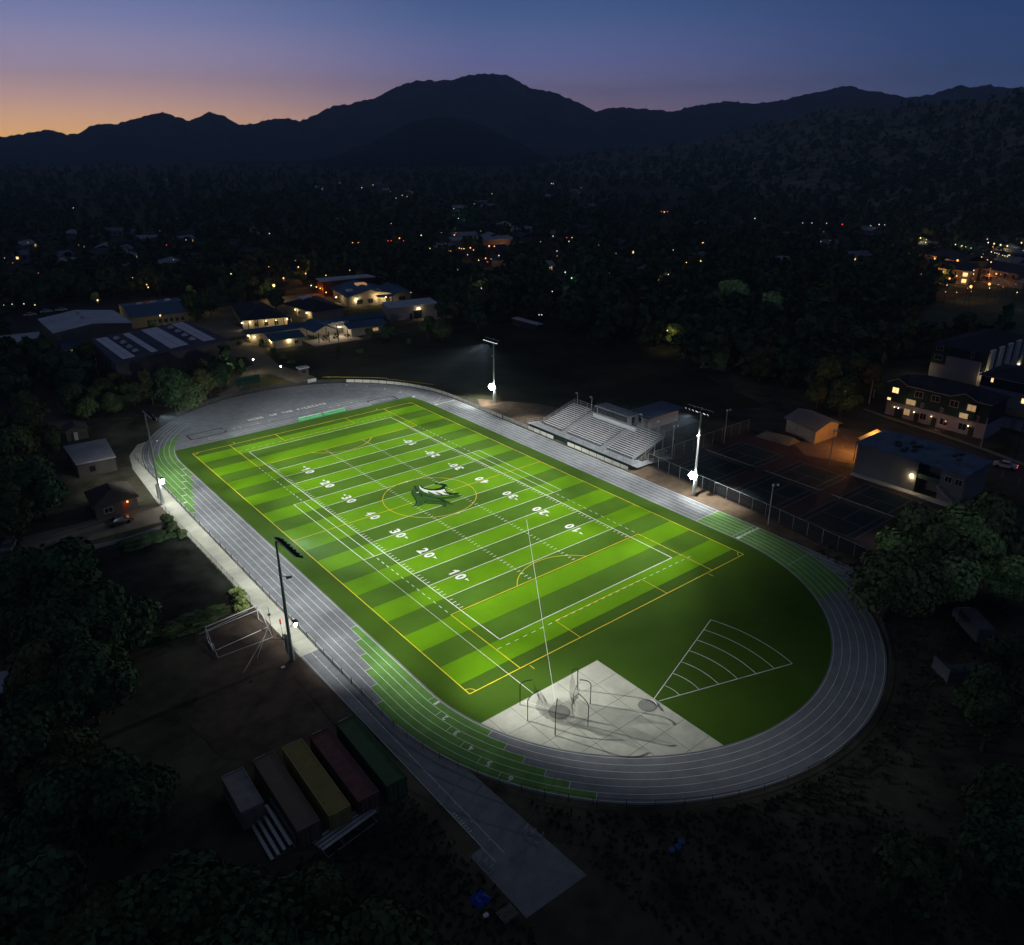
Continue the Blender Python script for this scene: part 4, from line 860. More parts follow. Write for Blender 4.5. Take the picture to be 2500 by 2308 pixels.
t = thing('plastic_crate', 'small pale crate between the blue tarpaulin and the boards', 'crate', (-45.5, -78.6, 0)); MB().box(-45.7, -45.3, -78.75, -78.45, 0, .3).box(-45.74, -45.26, -78.79, -78.41, .3, .34).build('box', WHITE, t)
for i, (x, y, rz) in enumerate(((-36.4, -74.6, -1.25), (-42.3, -74.3, -1.5))):
    t = thing('hurdle_cart', ('metal hurdle cart on the right edge of the runway end', 'metal cart on the left edge of the runway end')[i], 'cart', (x, y, 0), rz=rz)
    m = MB().path([(-.9, -.4, .1), (.9, -.4, .1), (.9, .4, .1), (-.9, .4, .1), (-.9, -.4, .1)], .03)
    for xx in (-.9, 0, .9): m.path([(xx, -.4, .1), (xx, -.4, .9), (xx, .4, .9), (xx, .4, .1)], .03)
    m.build('frame', GALV, t, local=True)
for i, (x, y) in enumerate(((-27.0, -84.7), (-26.2, -84.85), (-25.5, -84.4))):
    px_, py_ = G(*[(800+v*900/2002+0, 1800+u*900/2002) for v, u in ((1868, 628), (1902, 612), (1917, 585))][i])
    t = thing('blue_bucket', 'one of three small blue tubs on the dark grass below the near bend', 'tub', (px_, py_, 0), 'blue tubs on the dark grass')
    MB().tube((px_, py_, 0), (px_, py_, .5), .26, .34, 12).build('tub', mat('tub_blue', (.05, .10, .22), noise=.1), t)
# scoreboard, sign, booth
sb = thing('scoreboard', 'wide dark green scoreboard on steel posts beyond the far bend', 'scoreboard', (-1.0, 88.9, 0))
MB().box(-4.5, 2.4, 88.7, 89.0, 2.2, 4.6).build('panel', mat('scoreboard_green', (.010, .045, .032), noise=.15), sb)
m = MB()
for x0, x1, z0, z1 in ((-4.2, -2.6, 3.4, 3.9), (-2.1, -.6, 3.3, 4.1), (.0, 1.6, 3.4, 3.9), (-3.9, -2.9, 2.5, 3.0), (-1.8, -.9, 2.5, 3.0), (.3, 1.3, 2.5, 3.0)): m.box(x0, x1, 88.66, 88.7, z0, z1)
m.build('display_windows', mat('display_black', (.012, .02, .018), noise=0, rough=.3), sb)
MB().box(-4.4, 2.3, 88.655, 88.699, 4.3, 4.5).build('header_strip', mat('header', (.03, .10, .07), noise=0), sb)
for x in (-3.6, -1.0, 1.7): MB().box(x-.12, x+.12, 88.75, 88.95, 0, 2.2).build('post', DSTEEL, sb)
t = thing('banner', 'small white banner hung on the far bend fence', 'banner', (16.3, 86.2, 0)); MB().box(15.1, 17.7, 86.2, 86.25, .15, 1.05).build('cloth', WHITE, t)
MB().box(15.0, 15.1, 86.18, 86.28, 0, 1.1).box(17.7, 17.8, 86.18, 86.28, 0, 1.1).build('post', BLACK, t)
m = MB()
for k in range(7): m.box(15.5+.28*k, 15.68+.28*k, 86.19, 86.199, .5+.1*(k % 2), .62+.1*(k % 2))
m.build('dark_print', DSTEEL, t)
t, _, _ = building('ticket_booth', 'tiny booth with a pale flat roof beside the practice field', 'booth', [(16.4, 93.6), (18.9, 93.6), (18.9, 95.4), (16.4, 95.4)], 2.3, STUCCOD, ROOFG, 'flat', over=.3)
MB().box(17.0, 18.0, 93.52, 93.59, 1.0, 1.8).build('window', WINDK, t)
for i, (px, py, lb) in enumerate(((107, 99, 'long low dugout with a pale roof at the edge of the practice field'),)):
    t, _, _ = building('dugout', lb, 'dugout', [(106, 92.5), (108.6, 92.5), (108.6, 106), (106, 106)], 2.4, STUCCOD, ROOFG, 'flat')
def lamp_post(x, y, h, label, m, col, power, group, cat='lamp post', name='lamp_post', r=.22):
    t = thing(name, label, cat, (x, y, 0), group)
    MB().tube((x, y, 0), (x, y, h), .07, .05).build('pole', DSTEEL, t)
    MB().tube((x, y, h-.02), (x, y, h+r*.9), r*.45, r, 10).tube((x, y, h+r*.9), (x, y, h+r*1.6), r, r*.3, 10).build('lamp_head', m, t)
    if power: bulb(t, (x, y, h-.35), power, col, .12)
    return t
WW = glow('white_lamp_globe', (1, .92, .72), 22)
lamp_post(7.0, 104.6, 4.4, 'short lamp post glowing white by the school lawn', WW, (1, .86, .55), 420, 'lamp posts on the school path')
lamp_post(10.2, 92.4, 4.4, 'short lamp post glowing white on the olive mound right of the scoreboard', WW, (1, .86, .55), 420, 'lamp posts on the school path')
lamp_post(-1.5, 103.5, 4.0, 'dim lamp post near the corner of the solar-roofed building', WW, (1, .86, .55), 200, 'lamp posts on the school path')
def court_light(x, y, h, label, rz=0):
    t = thing('court_light', label, 'court light', (x, y, 0), 'unlit twin-headed court lights')
    MB().tube((x, y, 0), (x, y, h), .1, .07).tube((x-.1, y-.1, h), (x+.9*math.cos(rz), y+.9*math.sin(rz), h+.05), .04).build('pole', GALV, t)
    for s in (0, 1): 
        cx, cy = x+.9*s*math.cos(rz), y+.9*s*math.sin(rz); MB().tube((cx, cy, h+.1), (cx-.2, cy-.1, h-.25), .12, .26, 10).build('lamp_head', WHITE, t)
court_light(51.2, -17.3, 8, 'unlit twin-headed court light standing right behind the grandstand ramp', -.4)
court_light(68.2, -18.2, 8, 'unlit twin-headed court light at the far corner of the first court', -.2)
court_light(41.2, -48.6, 8, 'unlit twin-headed court light beside the track, nearest the green exchange zone', -.6)
court_light(74.8, -40.5, 8, 'unlit twin-headed court light in front of the orange-lit court', -.4)
for i, y in enumerate((-25.9, -40.9, -56, -71)):
    t = thing('tennis_net', ('tennis net on the court nearest the grandstand', 'tennis net on the second court from the grandstand', 'tennis net on the third court from the grandstand', 'tennis net on the last court, by the big tree')[i], 'tennis net', (59.9, y, 0), 'tennis nets')
    MB().box(59.88, 59.92, y-6.4, y+6.4, .1, .95).build('net', netmat('tennis_net_mesh', (.05, .05, .05), .5) if i == 0 else bpy.data.materials['tennis_net_mesh'], t)
    MB().box(59.86, 59.94, y-6.4, y+6.4, .95, 1.02).build('tape', TRIM, t)
    for s in (-1, 1): MB().tube((59.9, y+s*6.45, 0), (59.9, y+s*6.45, 1.1), .05).build('post', DSTEEL, t)
# ------------------------------------------------------------------ school buildings
gA = [(-29.0, 109.6), (4.0, 115.6), (2.7, 149.6), (-27.4, 142.6)]
t, wl, rf = building('school_gymnasium', 'big dark hall with pale roof panels and small roof vents, nearest the track', 'school building', gA, 8.6, mat('dark_hall_wall', (.10, .095, .095), noise=.15, scale=5), mat('dark_membrane_roof', (.06, .062, .10), noise=.2, scale=6, rough=.7), 'flat', over=.4)
zr = 8.92
for q in ([(-26.6, 141.4), (-23.4, 141.9), (-22.9, 112.8), (-26.4, 111.9)], [(-18.5, 143.0), (-16.5, 143.7), (-16.2, 114.9), (-18.1, 114.3)], [(-12.6, 144.9), (-7.4, 146.1), (-7.0, 117.1), (-12.6, 115.3)], [(-2.5, 147.4), (1.3, 148.3), (1.3, 118.1), (-2.3, 117.8)]):
    P = [np.array(p) for p in q]; pn_ = MB(); pn_.prism([tuple(p) for p in P], zr, zr+.12); o = pn_.build('roof_panel', SOLAR, t)
    m = MB(); f_ = .62; m.strip([P[0]+(P[3]-P[0])*f_, P[1]+(P[2]-P[1])*f_], .12, zr+.13)
    if np.linalg.norm(P[1]-P[0]) > 3: m.strip([(P[0]+P[1])/2, (P[2]+P[3])/2], .1, zr+.131)
    m.build('panel_seam', BLACKP, o)
for x, y in ((-21.5, 138.1), (-21.3, 131.1), (-21.3, 124.6), (-21.2, 118.8), (-4.3, 142.1), (-4.2, 135.5), (-4.2, 128.9), (-4.1, 122.4)):
    MB().prism([(x-.8, y-.8), (x+.8, y-.8), (x+.8, y+.8), (x-.8, y+.8)], 8.9, 9.3).add([(x-.8, y-.8, 9.3), (x+.8, y-.8, 9.3), (x+.8, y+.8, 9.3), (x-.8, y+.8, 9.3), (x, y, 9.85)], [(0, 1, 4), (1, 2, 4), (2, 3, 4), (3, 0, 4)]).build('roof_vent', mat('vent_white', (.45, .45, .52), noise=.1) if 'vent_white' not in bpy.data.materials else bpy.data.materials['vent_white'], t)
p0, p1 = gA[0], gA[1]
m = MB()
for i in range(5): q = wallbox(p0, p1, .905, .995, 2.2+i*1.1, 2.3+i*1.1, .06); m.add(q.v, q.f)
for u in (.905, .935, .965, .99): q = wallbox(p0, p1, u, u+.004, 2.2, 6.7, .07); m.add(q.v, q.f)
wo = wallbox(p0, p1, .906, .994, 2.25, 6.65, .02, .01).build('window', WINDK, t); m.build('window_lattice', TRIM, wo)
for u in (.1, .25, .4, .55, .7, .85): wallbox(gA[3], gA[0], u, u+.03, 0, 8.2, .25, .01).build('pilaster', bpy.data.materials['dark_hall_wall'], t)
gB = [(-33.2, 167.5), (-10.0, 167.0), (-9.8, 192.5), (-33.0, 193.5)]
t, wl, rf = building('school_hall', 'brown hall with a wide pale bluish roof behind the solar-roofed building', 'school building', gB, 7.2, mat('brown_hall_wall', (.19, .165, .15), noise=.12, scale=5), ROOFG, 'gable', 1.6, 0, over=.5)
for x, y in ((-22, 186), (-22.5, 177)): MB().tube((x, y, 7.8), (x, y, 9.4), .5).tube((x, y, 9.4), (x, y, 9.7), .7).build('roof_vent', GALV, t)
gC = [(-4.5, 191), (15.0, 188.5), (20.5, 218.5), (-1.5, 219)]
t, wl, rf = building('school_block', 'long blue-roofed block with three roof hatches at the back left', 'school building', gC, 4.2, CREAM, ROOFB, 'gable', 1.6, 1)
for x, y in ((3.2, 206.5), (8.4, 206.5), (13.8, 207.5)): MB().prism([(x-.9, y-.9), (x+.9, y-.9), (x+.9, y+.9), (x-.9, y+.9)], 5.3, 6.2).build('roof_hatch', SOLAR, t)
for k in range(7): window(t, gC[0], gC[1], .3+.1*k, 1.3, 1.0, 2.5)
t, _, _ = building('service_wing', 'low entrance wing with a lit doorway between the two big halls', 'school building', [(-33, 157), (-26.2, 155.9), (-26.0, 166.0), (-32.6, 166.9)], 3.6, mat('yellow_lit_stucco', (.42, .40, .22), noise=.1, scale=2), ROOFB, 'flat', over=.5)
q0, q1 = (-33, 157), (-26.2, 155.9); wallbox(q0, q1, .42, .6, 0, 2.4).build('door', WINDK, t)
wall_lamp(t, (-29.4, 155.9, 2.7), YEL, 260); wall_lamp(t, (-27.3, 155.5, 2.9), (1, .9, .6), 260)
t, _, _ = building('low_annex', 'low flat-roofed annex with a pale roof at the left frame edge', 'school building', [(-50, 176.5), (-36.2, 175), (-35.0, 188.5), (-50, 190.5)], 3.6, STUCCOD, ROOFG, 'flat')
def classroom(label, poly, H, rise, style, roof, axis=0, lamps=(), wall=CREAM, windows=(), over=1.2, name='classroom_block'):
    t, wl, rf = building(name, label, 'school building', poly, H, wall, roof, style, rise, axis, over)
    for (x, y, z, pw, col) in lamps: wall_lamp(t, (x, y, z), col, pw, BULB_O if col is ORA else BULB_Y)
    for (i, u, wd, z0, z1, lit) in windows: window(t, poly[i], poly[(i+1) % 4], u, wd, z0, z1, WINDIM if lit else WINDK)
    return t
t = classroom('dark hip-roofed classroom block with a row of lit doorways under deep eaves', [(26.5, 163.5), (41.3, 158.5), (44.2, 190), (34.5, 195)], 3.6, 2.2, 'hip', ROOFD,
          lamps=[(28.5, 161.8, 2.6, 160, YEL), (33.6, 159.8, 2.6, 220, YEL), (36.9, 158.6, 2.6, 120, YEL), (40.9, 157.4, 2.7, 220, YEL), (26.1, 163.2, 2.4, 80, (1, .95, .85))], windows=[(0, .3, 1.6, .8, 2.3, 0), (0, .52, 1.6, .8, 2.3, 0), (0, .75, 1.6, .8, 2.3, 0)])
m_ = [(27.4, 161.3), (30.5, 160.2), (33, 159.4), (36.3, 158.2), (39.2, 157.2), (41.8, 156.3)]
for x, y in m_: MB().box(x-.12, x+.12, y-.8, y-.56, 0, 3.5).build('porch_post', DSTEEL, t)
t = classroom('dark hip-roofed classroom block with a ridge skylight, in the middle of the school', [(52.5, 161), (65, 160), (67, 186), (51, 181)], 3.6, 2.2, 'hip', ROOFD, lamps=[(51.3, 163.2, 2.6, 260, YEL), (50.7, 172, 2.6, 120, YEL)], windows=[(3, .5, 1.6, .8, 2.3, 0)])
MB().prism([(56, 176), (60, 176), (60, 180), (56, 180)], 5.0, 5.9).build('roof_skylight', SOLAR, t)
gH = [(75.2, 174.5), (93, 170.5), (97, 190.5), (80, 198)]
t = classroom('large gabled school hall with a brightly lit entrance porch', gH, 4.2, 2.6, 'gable', ROOFB, axis=0,
          lamps=[(78.2, 173.2, 2.9, 420, YEL), (86.2, 170.6, 3.6, 520, YEL), (89.8, 169.8, 2.9, 420, YEL), (74.4, 184, 2.7, 300, YEL), (75.8, 196, 2.8, 160, ORA)], windows=[(0, .25, 2.6, .9, 2.9, 0), (0, .5, 2.2, .9, 2.9, 0), (0, .9, 1.8, .9, 2.9, 0)], name='main_hall')
MB().prism([(84.5, 184), (88.6, 183), (89.5, 187), (85.4, 188)], 5.9, 6.95).build('lit_skylight', glow('skylight_glow', (1, .55, .25), .35), t)
for x0, y0 in ((86.2, 171.5), (77.3, 178.5)): MB().prism([(x0, y0), (x0+2.4, y0-.4), (x0+3.2, y0+3.4), (x0+.8, y0+3.8)], 5.3, 5.9).build('roof_skylight', SOLAR, t)
MB().prism([(84.6, 166.6), (91, 165.2), (92, 169.6), (85.6, 171.0)], 3.9, 4.15).build('porch_canopy', ROOFB, t)
for x, y in ((84.9, 166.9), (90.8, 165.6)): MB().box(x-.1, x+.1, y-.1, y+.1, 0, 3.9).build('porch_post', TRIM, t)
t = classroom('long flat-roofed brick block behind the lit school hall', [(78.2, 203), (101.2, 199), (101.5, 207), (79.5, 211.5)], 6.2, 1, 'flat', ROOFG, wall=BRICK, lamps=[(77.7, 205.3, 3, 260, ORA), (77.9, 209.5, 3, 180, ORA)], over=.5)
for x, y in ((86, 204), (91.5, 204.5), (94, 202.5)): MB().prism([(x-1.2, y-.7), (x+1.2, y-.7), (x+1.2, y+.7), (x-1.2, y+.7)], 6.5, 6.8).build('roof_skylight', SOLAR, t)
t = classroom('lower wing with a pale roof right of the lit school hall', [(93.6, 170.3), (101, 168.6), (106, 186), (97.4, 189.5)], 3.6, 1.6, 'gable', ROOFB, windows=[(0, .5, 3.0, .8, 2.6, 0)])
gJ = [(74.6, 140.6), (93.0, 136.6), (96.5, 147.0), (77.5, 151.0)]
t = classroom('plain flat-roofed block with one yellow-lit entrance beside the practice field', gJ, 5.0, 1, 'flat', ROOFG, wall=mat('dusky_stucco', (.26, .25, .26), noise=.1, scale=4), lamps=[(85.6, 137.9, 3.9, 420, YEL)], over=.3)
wallbox(gJ[0], gJ[1], .50, .66, .1, 3.2).build('door', WINDK, t); wallbox(gJ[0], gJ[1], .41, .46, .1, 2.3).build('side_door', WINDK, t)
MB().sheet([(84, 133.0), (97, 130.5), (98.5, 134.0), (86, 137.2)], .035).build('entrance_slab', PATH, t)
MB().prism([(20.5, 143.6), (67.5, 134.6), (68.5, 139.5), (21.5, 147.0)], 3.0, 3.25)
t = classroom('long narrow blue-roofed walkway block across the front of the school', [(20.5, 141.6), (69.5, 137.0), (70.3, 142.4), (21.0, 147.0)], 3.2, 1.1, 'gable', ROOFB, axis=1, lamps=[(20.1, 142.3, 2.6, 200, YEL), (21.6, 140.6, 2.2, 160, YEL)], over=.9)
t = classroom('small gabled classroom with blue roof and two wall lamps at the path end', [(23.5, 129.2), (33.0, 128.2), (33.5, 136.6), (23.6, 137.8)], 3.1, 1.3, 'gable', ROOFB, axis=1, lamps=[(23.2, 131.5, 2.5, 220, YEL), (28.6, 128.2, 2.5, 260, YEL)], windows=[(0, .8, 1.4, .9, 2.1, 0)], over=1.0)
t = classroom('blue-roofed classroom right of the open pavilion', [(51.5, 128.2), (63.8, 127.4), (65, 134.6), (52.0, 135.4)], 3.1, 1.2, 'gable', ROOFB, axis=1, windows=[(0, .75, 2.2, .8, 2.1, 1)], over=1.0)
pv = thing('lunch_pavilion', 'open gabled pavilion with white trusses over a lit concrete floor', 'pavilion', (43.5, 132.5, 0))
pq = [(38.5, 126.5), (49.0, 125.6), (49.8, 137.6), (39.2, 138.5)]
v, f = gable_prism([(38.5, 129.5), (45.5, 129.0), (46.4, 140), (39.0, 140.5)], 3.6, 1.9, 0, 1.0); MB().add(v, f).build('roof', ROOFB, pv)
for x, y in ((38.8, 127.5), (42.2, 126.8), (45.6, 126.5), (49, 126.2), (39.4, 138), (46.5, 137.6), (50.5, 137.0), (52.5, 131)): MB().box(x-.12, x+.12, y-.12, y+.12, 0, 3.6).build('post', DSTEEL, pv)
m = MB()
for k in range(6):
    x = 47.3+k*1.1; m.tube((x, 129.5, 3.3), (x+.2, 133.5, 4.7), .06).tube((x+.2, 133.5, 4.7), (x+.3, 137.2, 3.3), .06).tube((x, 129.5, 3.3), (x+.3, 137.2, 3.3), .06).tube((x+.1, 131.5, 3.3), (x+.2, 133.5, 4.7), .05)
m.build('truss', WHITE, pv)
MB().sheet([(35.5, 124.0), (52.8, 122.8), (54, 139), (36, 140)], .045).build('floor_slab', mat('pavilion_slab', (.40, .34, .27), noise=.15, scale=2), pv)
bulb(pv, (48, 131, 3.2), 700, (1, .85, .6)); bulb(pv, (41, 130, 3.2), 260, (1, .85, .6))
for i in range(6):
    x, y = 40.0+2.1*i, 133.5-(i % 2)*3.5
    tt = thing('picnic_table', 'one of the dark picnic tables under the open pavilion', 'table', (x, y, 0), 'picnic tables under the pavilion')
    MB().box(x-.9, x+.9, y-.4, y+.4, .7, .76).build('tabletop', DSTEEL, tt); MB().box(x-.9, x+.9, y-.9, y-.6, .42, .47).box(x-.9, x+.9, y+.6, y+.9, .42, .47).build('seat', DSTEEL, tt); MB().box(x-.6, x-.5, y-.7, y+.7, .05, .7).box(x+.5, x+.6, y-.7, y+.7, .05, .7).build('leg', DSTEEL, tt)
for i in range(9):
    x, y = 29.5+i*1.45, 155.4-i*.45+(i % 3)*.7
    tt = thing('bench_seat_outdoor', 'one of the low benches on the lit paving before the dark hip-roofed classrooms', 'bench', (x, y, 0), 'low benches on the school paving')
    MB().box(x-.5, x+.5, y-.2, y+.2, .42, .48).build('seat', DSTEEL, tt); MB().box(x-.45, x-.38, y-.15, y+.15, .012, .42).box(x+.38, x+.45, y-.15, y+.15, .012, .42).build('leg', DSTEEL, tt)
# ------------------------------------------------------------------ left side houses and shed
t, _, _ = building('flat_roofed_house', 'low building with a flat grey roof left of the far left bend', 'house', [(-51.2, 54.0), (-44.0, 53.4), (-43.0, 65.6), (-51.0, 66.2)], 3.0, STUCCOD, mat('grey_membrane_roof', (.30, .31, .34), noise=.15, scale=3), 'flat', over=.3)
wallbox((-51.2, 54.0), (-44.0, 53.4), .3, .45, .9, 2.1).build('window', WINDK, t)
t, _, _ = building('garden_shed', 'small dim shed behind the low grey-roofed building', 'shed', [(-48.5, 79), (-44, 78.6), (-43.8, 82.6), (-48.2, 83)], 2.5, STUCCOD, mat('shed_roof', (.06, .06, .065), noise=.2), 'gable', 1.0)
MB().box(-47, -46.2, 78.6, 78.85, 0, 1.9).build('door', TRIM, t)
hq = [(-53.2, 30.5), (-45.8, 30.8), (-45.6, 38.8), (-52.8, 38.6)]
t, _, _ = building('bungalow', 'dim bungalow with a hipped roof and one small porch light by the left tower', 'house', hq, 2.7, STUCCOD, mat('brown_hip_roof', (.06, .052, .045), noise=.2), 'hip', 1.8)
wall_lamp(t, (-47.6, 30.3, 2.2), ORA, 16, BULB_O, .1); wallbox(hq[0], hq[1], .62, .74, 0, 2.0).build('door', mat('red_door', (.18, .05, .03), noise=.1), t); window(t, hq[0], hq[1], .3, 1.6, .9, 2.0)
LQ = [((-74, -17), (6, 5), 'dark-roofed'), ((-79, -46), (6, 6), 'blue-roofed')]
t, _, _ = building('garden_house', 'dark hut with a bluish roof at the left frame edge halfway down', 'hut', [(-78, -19.5), (-72.3, -19), (-72, -15), (-78, -15)], 2.4, STUCCOD, ROOFG, 'gable', .9); MB().box(-76, -75.2, -19.6, -19.3, 0, 1.9).build('door', DSTEEL, t)
qx = [G(-60, 2185, 3), G(60, 2178, 3), G(92, 2195, 3), G(20, 2250, 3), G(-70, 2240, 3)]
t = thing('blue_roofed_shed', 'corner of a blue-roofed shed in the bottom left corner', 'shed', (-78, -50, 0)); MB().prism(qx, 0, 2.7).build('wall', STUCCOD, t); MB().prism(qx, 2.702, 2.9).build('roof', mat('bright_blue_roof', (.05, .12, .30), noise=.1), t)
# ------------------------------------------------------------------ right side buildings
ph = [(75.5, -67.2), (75.5, -62.7), (78.8, -62.7), (78.8, -58.4), (75.3, -58.4), (75.2, -45.8), (86.5, -45.8), (87.2, -56), (85.4, -67.2)]
t = thing('courtside_hall', 'two-storey grey building with a bluish flat roof and outside stairs beside the tennis courts', 'building', (80, -57, 0))
PW_ = mat('dusky_plaster', (.155, .15, .155), noise=.1, scale=4); wl = MB().prism(ph, 0, 6.4).build('wall', PW_, t)
pr_ = [(75.0, -67.6), (75.0, -45.4), (86.9, -45.4), (87.6, -56), (85.8, -67.6)]
rf = MB().prism(pr_, 6.402, 6.75).build('roof', mat('blue_grey_roof', (.10, .14, .21), noise=.5, scale=2.5, rough=.7, detail=8), t)
for k in range(14):
    x, y = 77.5+7*random.random(), -64+15*random.random(); MB().box(x-.6, x+.6, y-.3, y+.3, 6.752, 6.95+.3*random.random()).build('roof_unit', DSTEEL, rf)
wall_lamp(t, (75.0, -57.6, 3.2), YEL, 170, BULB_Y, .24)
for y in (-66.1, -64.2):
    o = MB().box(75.36, 75.47, y-.7, y+.7, 4.0, 5.3).build('window', TRIM, t); MB().box(75.33, 75.355, y-.58, y-.05, 4.1, 5.2).box(75.33, 75.355, y+.05, y+.58, 4.1, 5.2).build('pane', WINDK, o)
MB().box(75.5, 78.7, -62.6, -58.5, 3.1, 3.2).build('balcony_floor', PW_, t); MB().box(75.4, 75.48, -62.6, -58.5, 3.2, 4.1).build('balcony_wall', mat('green_board', (.05, .08, .06), noise=.1), t)
s_ = MB()
for k in range(17): s_.box(74.2, 75.3, -62.8-.26*k-.26, -62.8-.26*k, 3.1-.18*k-.14, 3.1-.18*k)
o = s_.build('outside_stairs', TRIM, t); railing([(74.2, -62.8, 3.1), (74.2, -67.2, .05)], 1.0, .9).build('stair_rail', DSTEEL, o)
MB().prism([(73.6, -46), (75.0, -46), (75.3, -67.2), (85.4, -68.0), (84.0, -73.6), (77.0, -74.6), (73.4, -69.5)], .02, .2).build('terrace', mat('white_terrace', (.42, .41, .42), noise=.1, scale=2), t)
for x, y in ((74.2, -68.5), (76.5, -73.6), (81.0, -73.9)): MB().tube((x, y, .2), (x, y, 3.0), .06).build('terrace_post', DSTEEL, t)
cn = thing('orange_lit_canopy', 'bright orange-lit awning at the back corner of the courtside building', 'canopy', (85, -43.5, 0))
MB().add([(81.0, -44.6, 4.2), (90.4, -44.8, 4.2), (90.0, -42.2, 5.2), (81.6, -42.4, 5.2)], [(0, 1, 2, 3), (3, 2, 1, 0)]).box(81, 90.4, -44.9, -44.8, 3.9, 4.3).build('awning', mat('pale_awning', (.62, .5, .32), noise=.05), cn)
for x in (81.4, 90.0): MB().tube((x, -42.4, 0), (x, -42.4, 5.1), .07).build('post', DSTEEL, cn)
MB().box(84.8, 85.2, -42.9, -42.7, 3.6, 3.8).build('lamp', BULB_O, cn); bulb(cn, (85, -42.2, 4.3), 1500, (1, .42, .09), .2); bulb(cn, (84.5, -38.5, 5.5), 900, (1, .36, .07), .2); bulb(cn, (87.5, -44.6, 6.6), 900, (1, .5, .12), .2)  # bulbs above awning and over court have no fixture, added to brighten them
sq = [(83.5, -31.6), (92.0, -32.2), (94.5, -23.5), (86, -22.5)]
t, _, _ = building('open_shed', 'gabled shed with a ribbed metal roof beside the orange-lit court', 'shed', sq, 3.4, mat('tan_shed_wall', (.28, .22, .17), noise=.1), mat('ribbed_roof', (.09, .10, .13), noise=.2, rough=.5), 'gable', 1.4, 0, over=.6)
m = MB(); v, f = gable_prism(sq, 3.42, 1.4, 0, .6)
for k in range(1, 18):
    u = k/18
    for a, b, c, d in ((0, 3, 4, 5), (1, 2, 4, 5)):
        A_, B_ = np.array(v[a])+(np.array(v[b])-np.array(v[a]))*u, np.array(v[c])+(np.array(v[d])-np.array(v[c]))*u; m.tube(A_, B_, .04, n=4)
m.build('roof_ribs', GALV, t)
t = thing('pale_mound', 'pale sloping concrete ramp left of the ribbed-roof shed', 'ramp', (80.5, -24, 0)); MB().add([(77.3, -20, .02), (83, -19.5, .02), (82.5, -29, .02), (78, -28.5, .02), (80, -21.5, .9), (81.5, -27.5, .9)], [(0, 1, 4), (1, 2, 5, 4), (2, 3, 5), (3, 0, 4, 5)]).build('slope', PATH, t)
def townhouse(name, label, x0, x1, y0, y1, H, wins, low, gables=(), rise=2.2, wall=NAVY, base=(.30, .28, .33), split=3.6):
    FOOT.append([(x0, y0), (x1, y0), (x1, y1), (x0, y1)])
    t = thing(name, label, 'terraced house', ((x0+x1)/2, (y0+y1)/2, 0), 'terraced houses beyond the courts')
    MB().prism([(x0, y0), (x1, y0), (x1, y1), (x0, y1)], split, H).build('upper_wall', wall, t)
    MB().prism([(x0+.03, y0+.03), (x1-.03, y0+.03), (x1-.03, y1-.03), (x0+.03, y1-.03)], 0, split).build('lower_wall', mat('lilac_grey_render', base, noise=.1, scale=3) if low is None else low, t)
    v, f = hip_roof([(x0, y0), (x1, y0), (x1, y1), (x0, y1)], H+.05, rise, .5); rf = MB().add(v, f).build('roof', ROOFD, t)
    for yg, wg in gables:
        MB().add([(x0-.7, yg-wg/2, H-.05), (x0-.7, yg+wg/2, H-.05), (x0-.7, yg, H+1.3), (x0+4, yg, H+1.3), (x0+2.4, yg-wg/2, H+.1), (x0+2.4, yg+wg/2, H+.1)], [(0, 2, 1), (0, 4, 3, 2), (1, 2, 3, 5)]).box(x0-.65, x0+.01, yg-wg/2+.2, yg+wg/2-.2, split+.2, H-.06).build('gable', wall, rf)
        MB().tube((x0-.72, yg-wg/2, H-.02), (x0-.72, yg, H+1.33), .06, n=4).tube((x0-.72, yg, H+1.33), (x0-.72, yg+wg/2, H-.02), .06, n=4).build('gable_trim', TRIM, rf)
    MB().box(x0-.62, x0-.52, y0-.4, y1+.4, H-.05, H+.06).build('eaves_trim', TRIM, t)
    for (yc, wd, z0, z1, kind) in wins:
        xx = x0-(.66 if any(abs(yc-yg) < wg/2-.3 for yg, wg in gables) and z0 > split else .0)
        window(t, (xx, y1), (xx, y0), (y1-yc)/(y1-y0), wd, z0, z1, {0: WINDK, 1: WINLIT, 2: WINDIM}[kind])
    return t
LIL = mat('lilac_render', (.25, .235, .29), noise=.12, scale=3)
t = townhouse('terraced_house', 'front row of dark green and lilac terraced houses with several lit windows', 116.2, 125.5, -54.6, -31.0, 8.4,
    [(-33.0, 1.7, 6.0, 7.5, 1), (-31.8, 1.0, 3.9, 4.7, 1), (-38.4, 2.0, 6.0, 7.6, 0), (-42.4, 2.0, 6.0, 7.6, 0), (-47.0, 2.0, 6.0, 7.6, 0), (-50.9, 2.0, 6.0, 7.6, 2), (-36.9, 2.4, 3.8, 5.2, 2), (-36.4, 1.6, 1.0, 2.7, 2), (-40.4, 1.6, .9, 2.6, 0), (-45.3, 1.8, .9, 2.6, 0), (-49.6, 1.9, .9, 2.6, 0), (-49.6, 2.0, 3.9, 5.2, 2), (-52.3, .8, 3.9, 5.2, 0), (-39.7, .7, 3.9, 5.0, 0), (-44.3, .7, 3.9, 5.0, 0)], LIL, gables=((-33.2, 5.2), (-48.9, 6.4)))
for y in (-34.0, -35.0, -38.9, -43.1, -51.6):
    o = MB().box(115.95, 116.22, y-.5, y+.5, 0, 2.2).build('door', DSTEEL, t); wall_lamp(t, (115.9, y+.7, 2.3), YEL, 0, BULB_Y, .06)
bulb(t, (114.6, -49.6, 4.6), 26, YEL); bulb(t, (114.8, -36.9, 4.9), 26, YEL); bulb(t, (114.2, -45, 1.4), 30, (1, .5, .3))
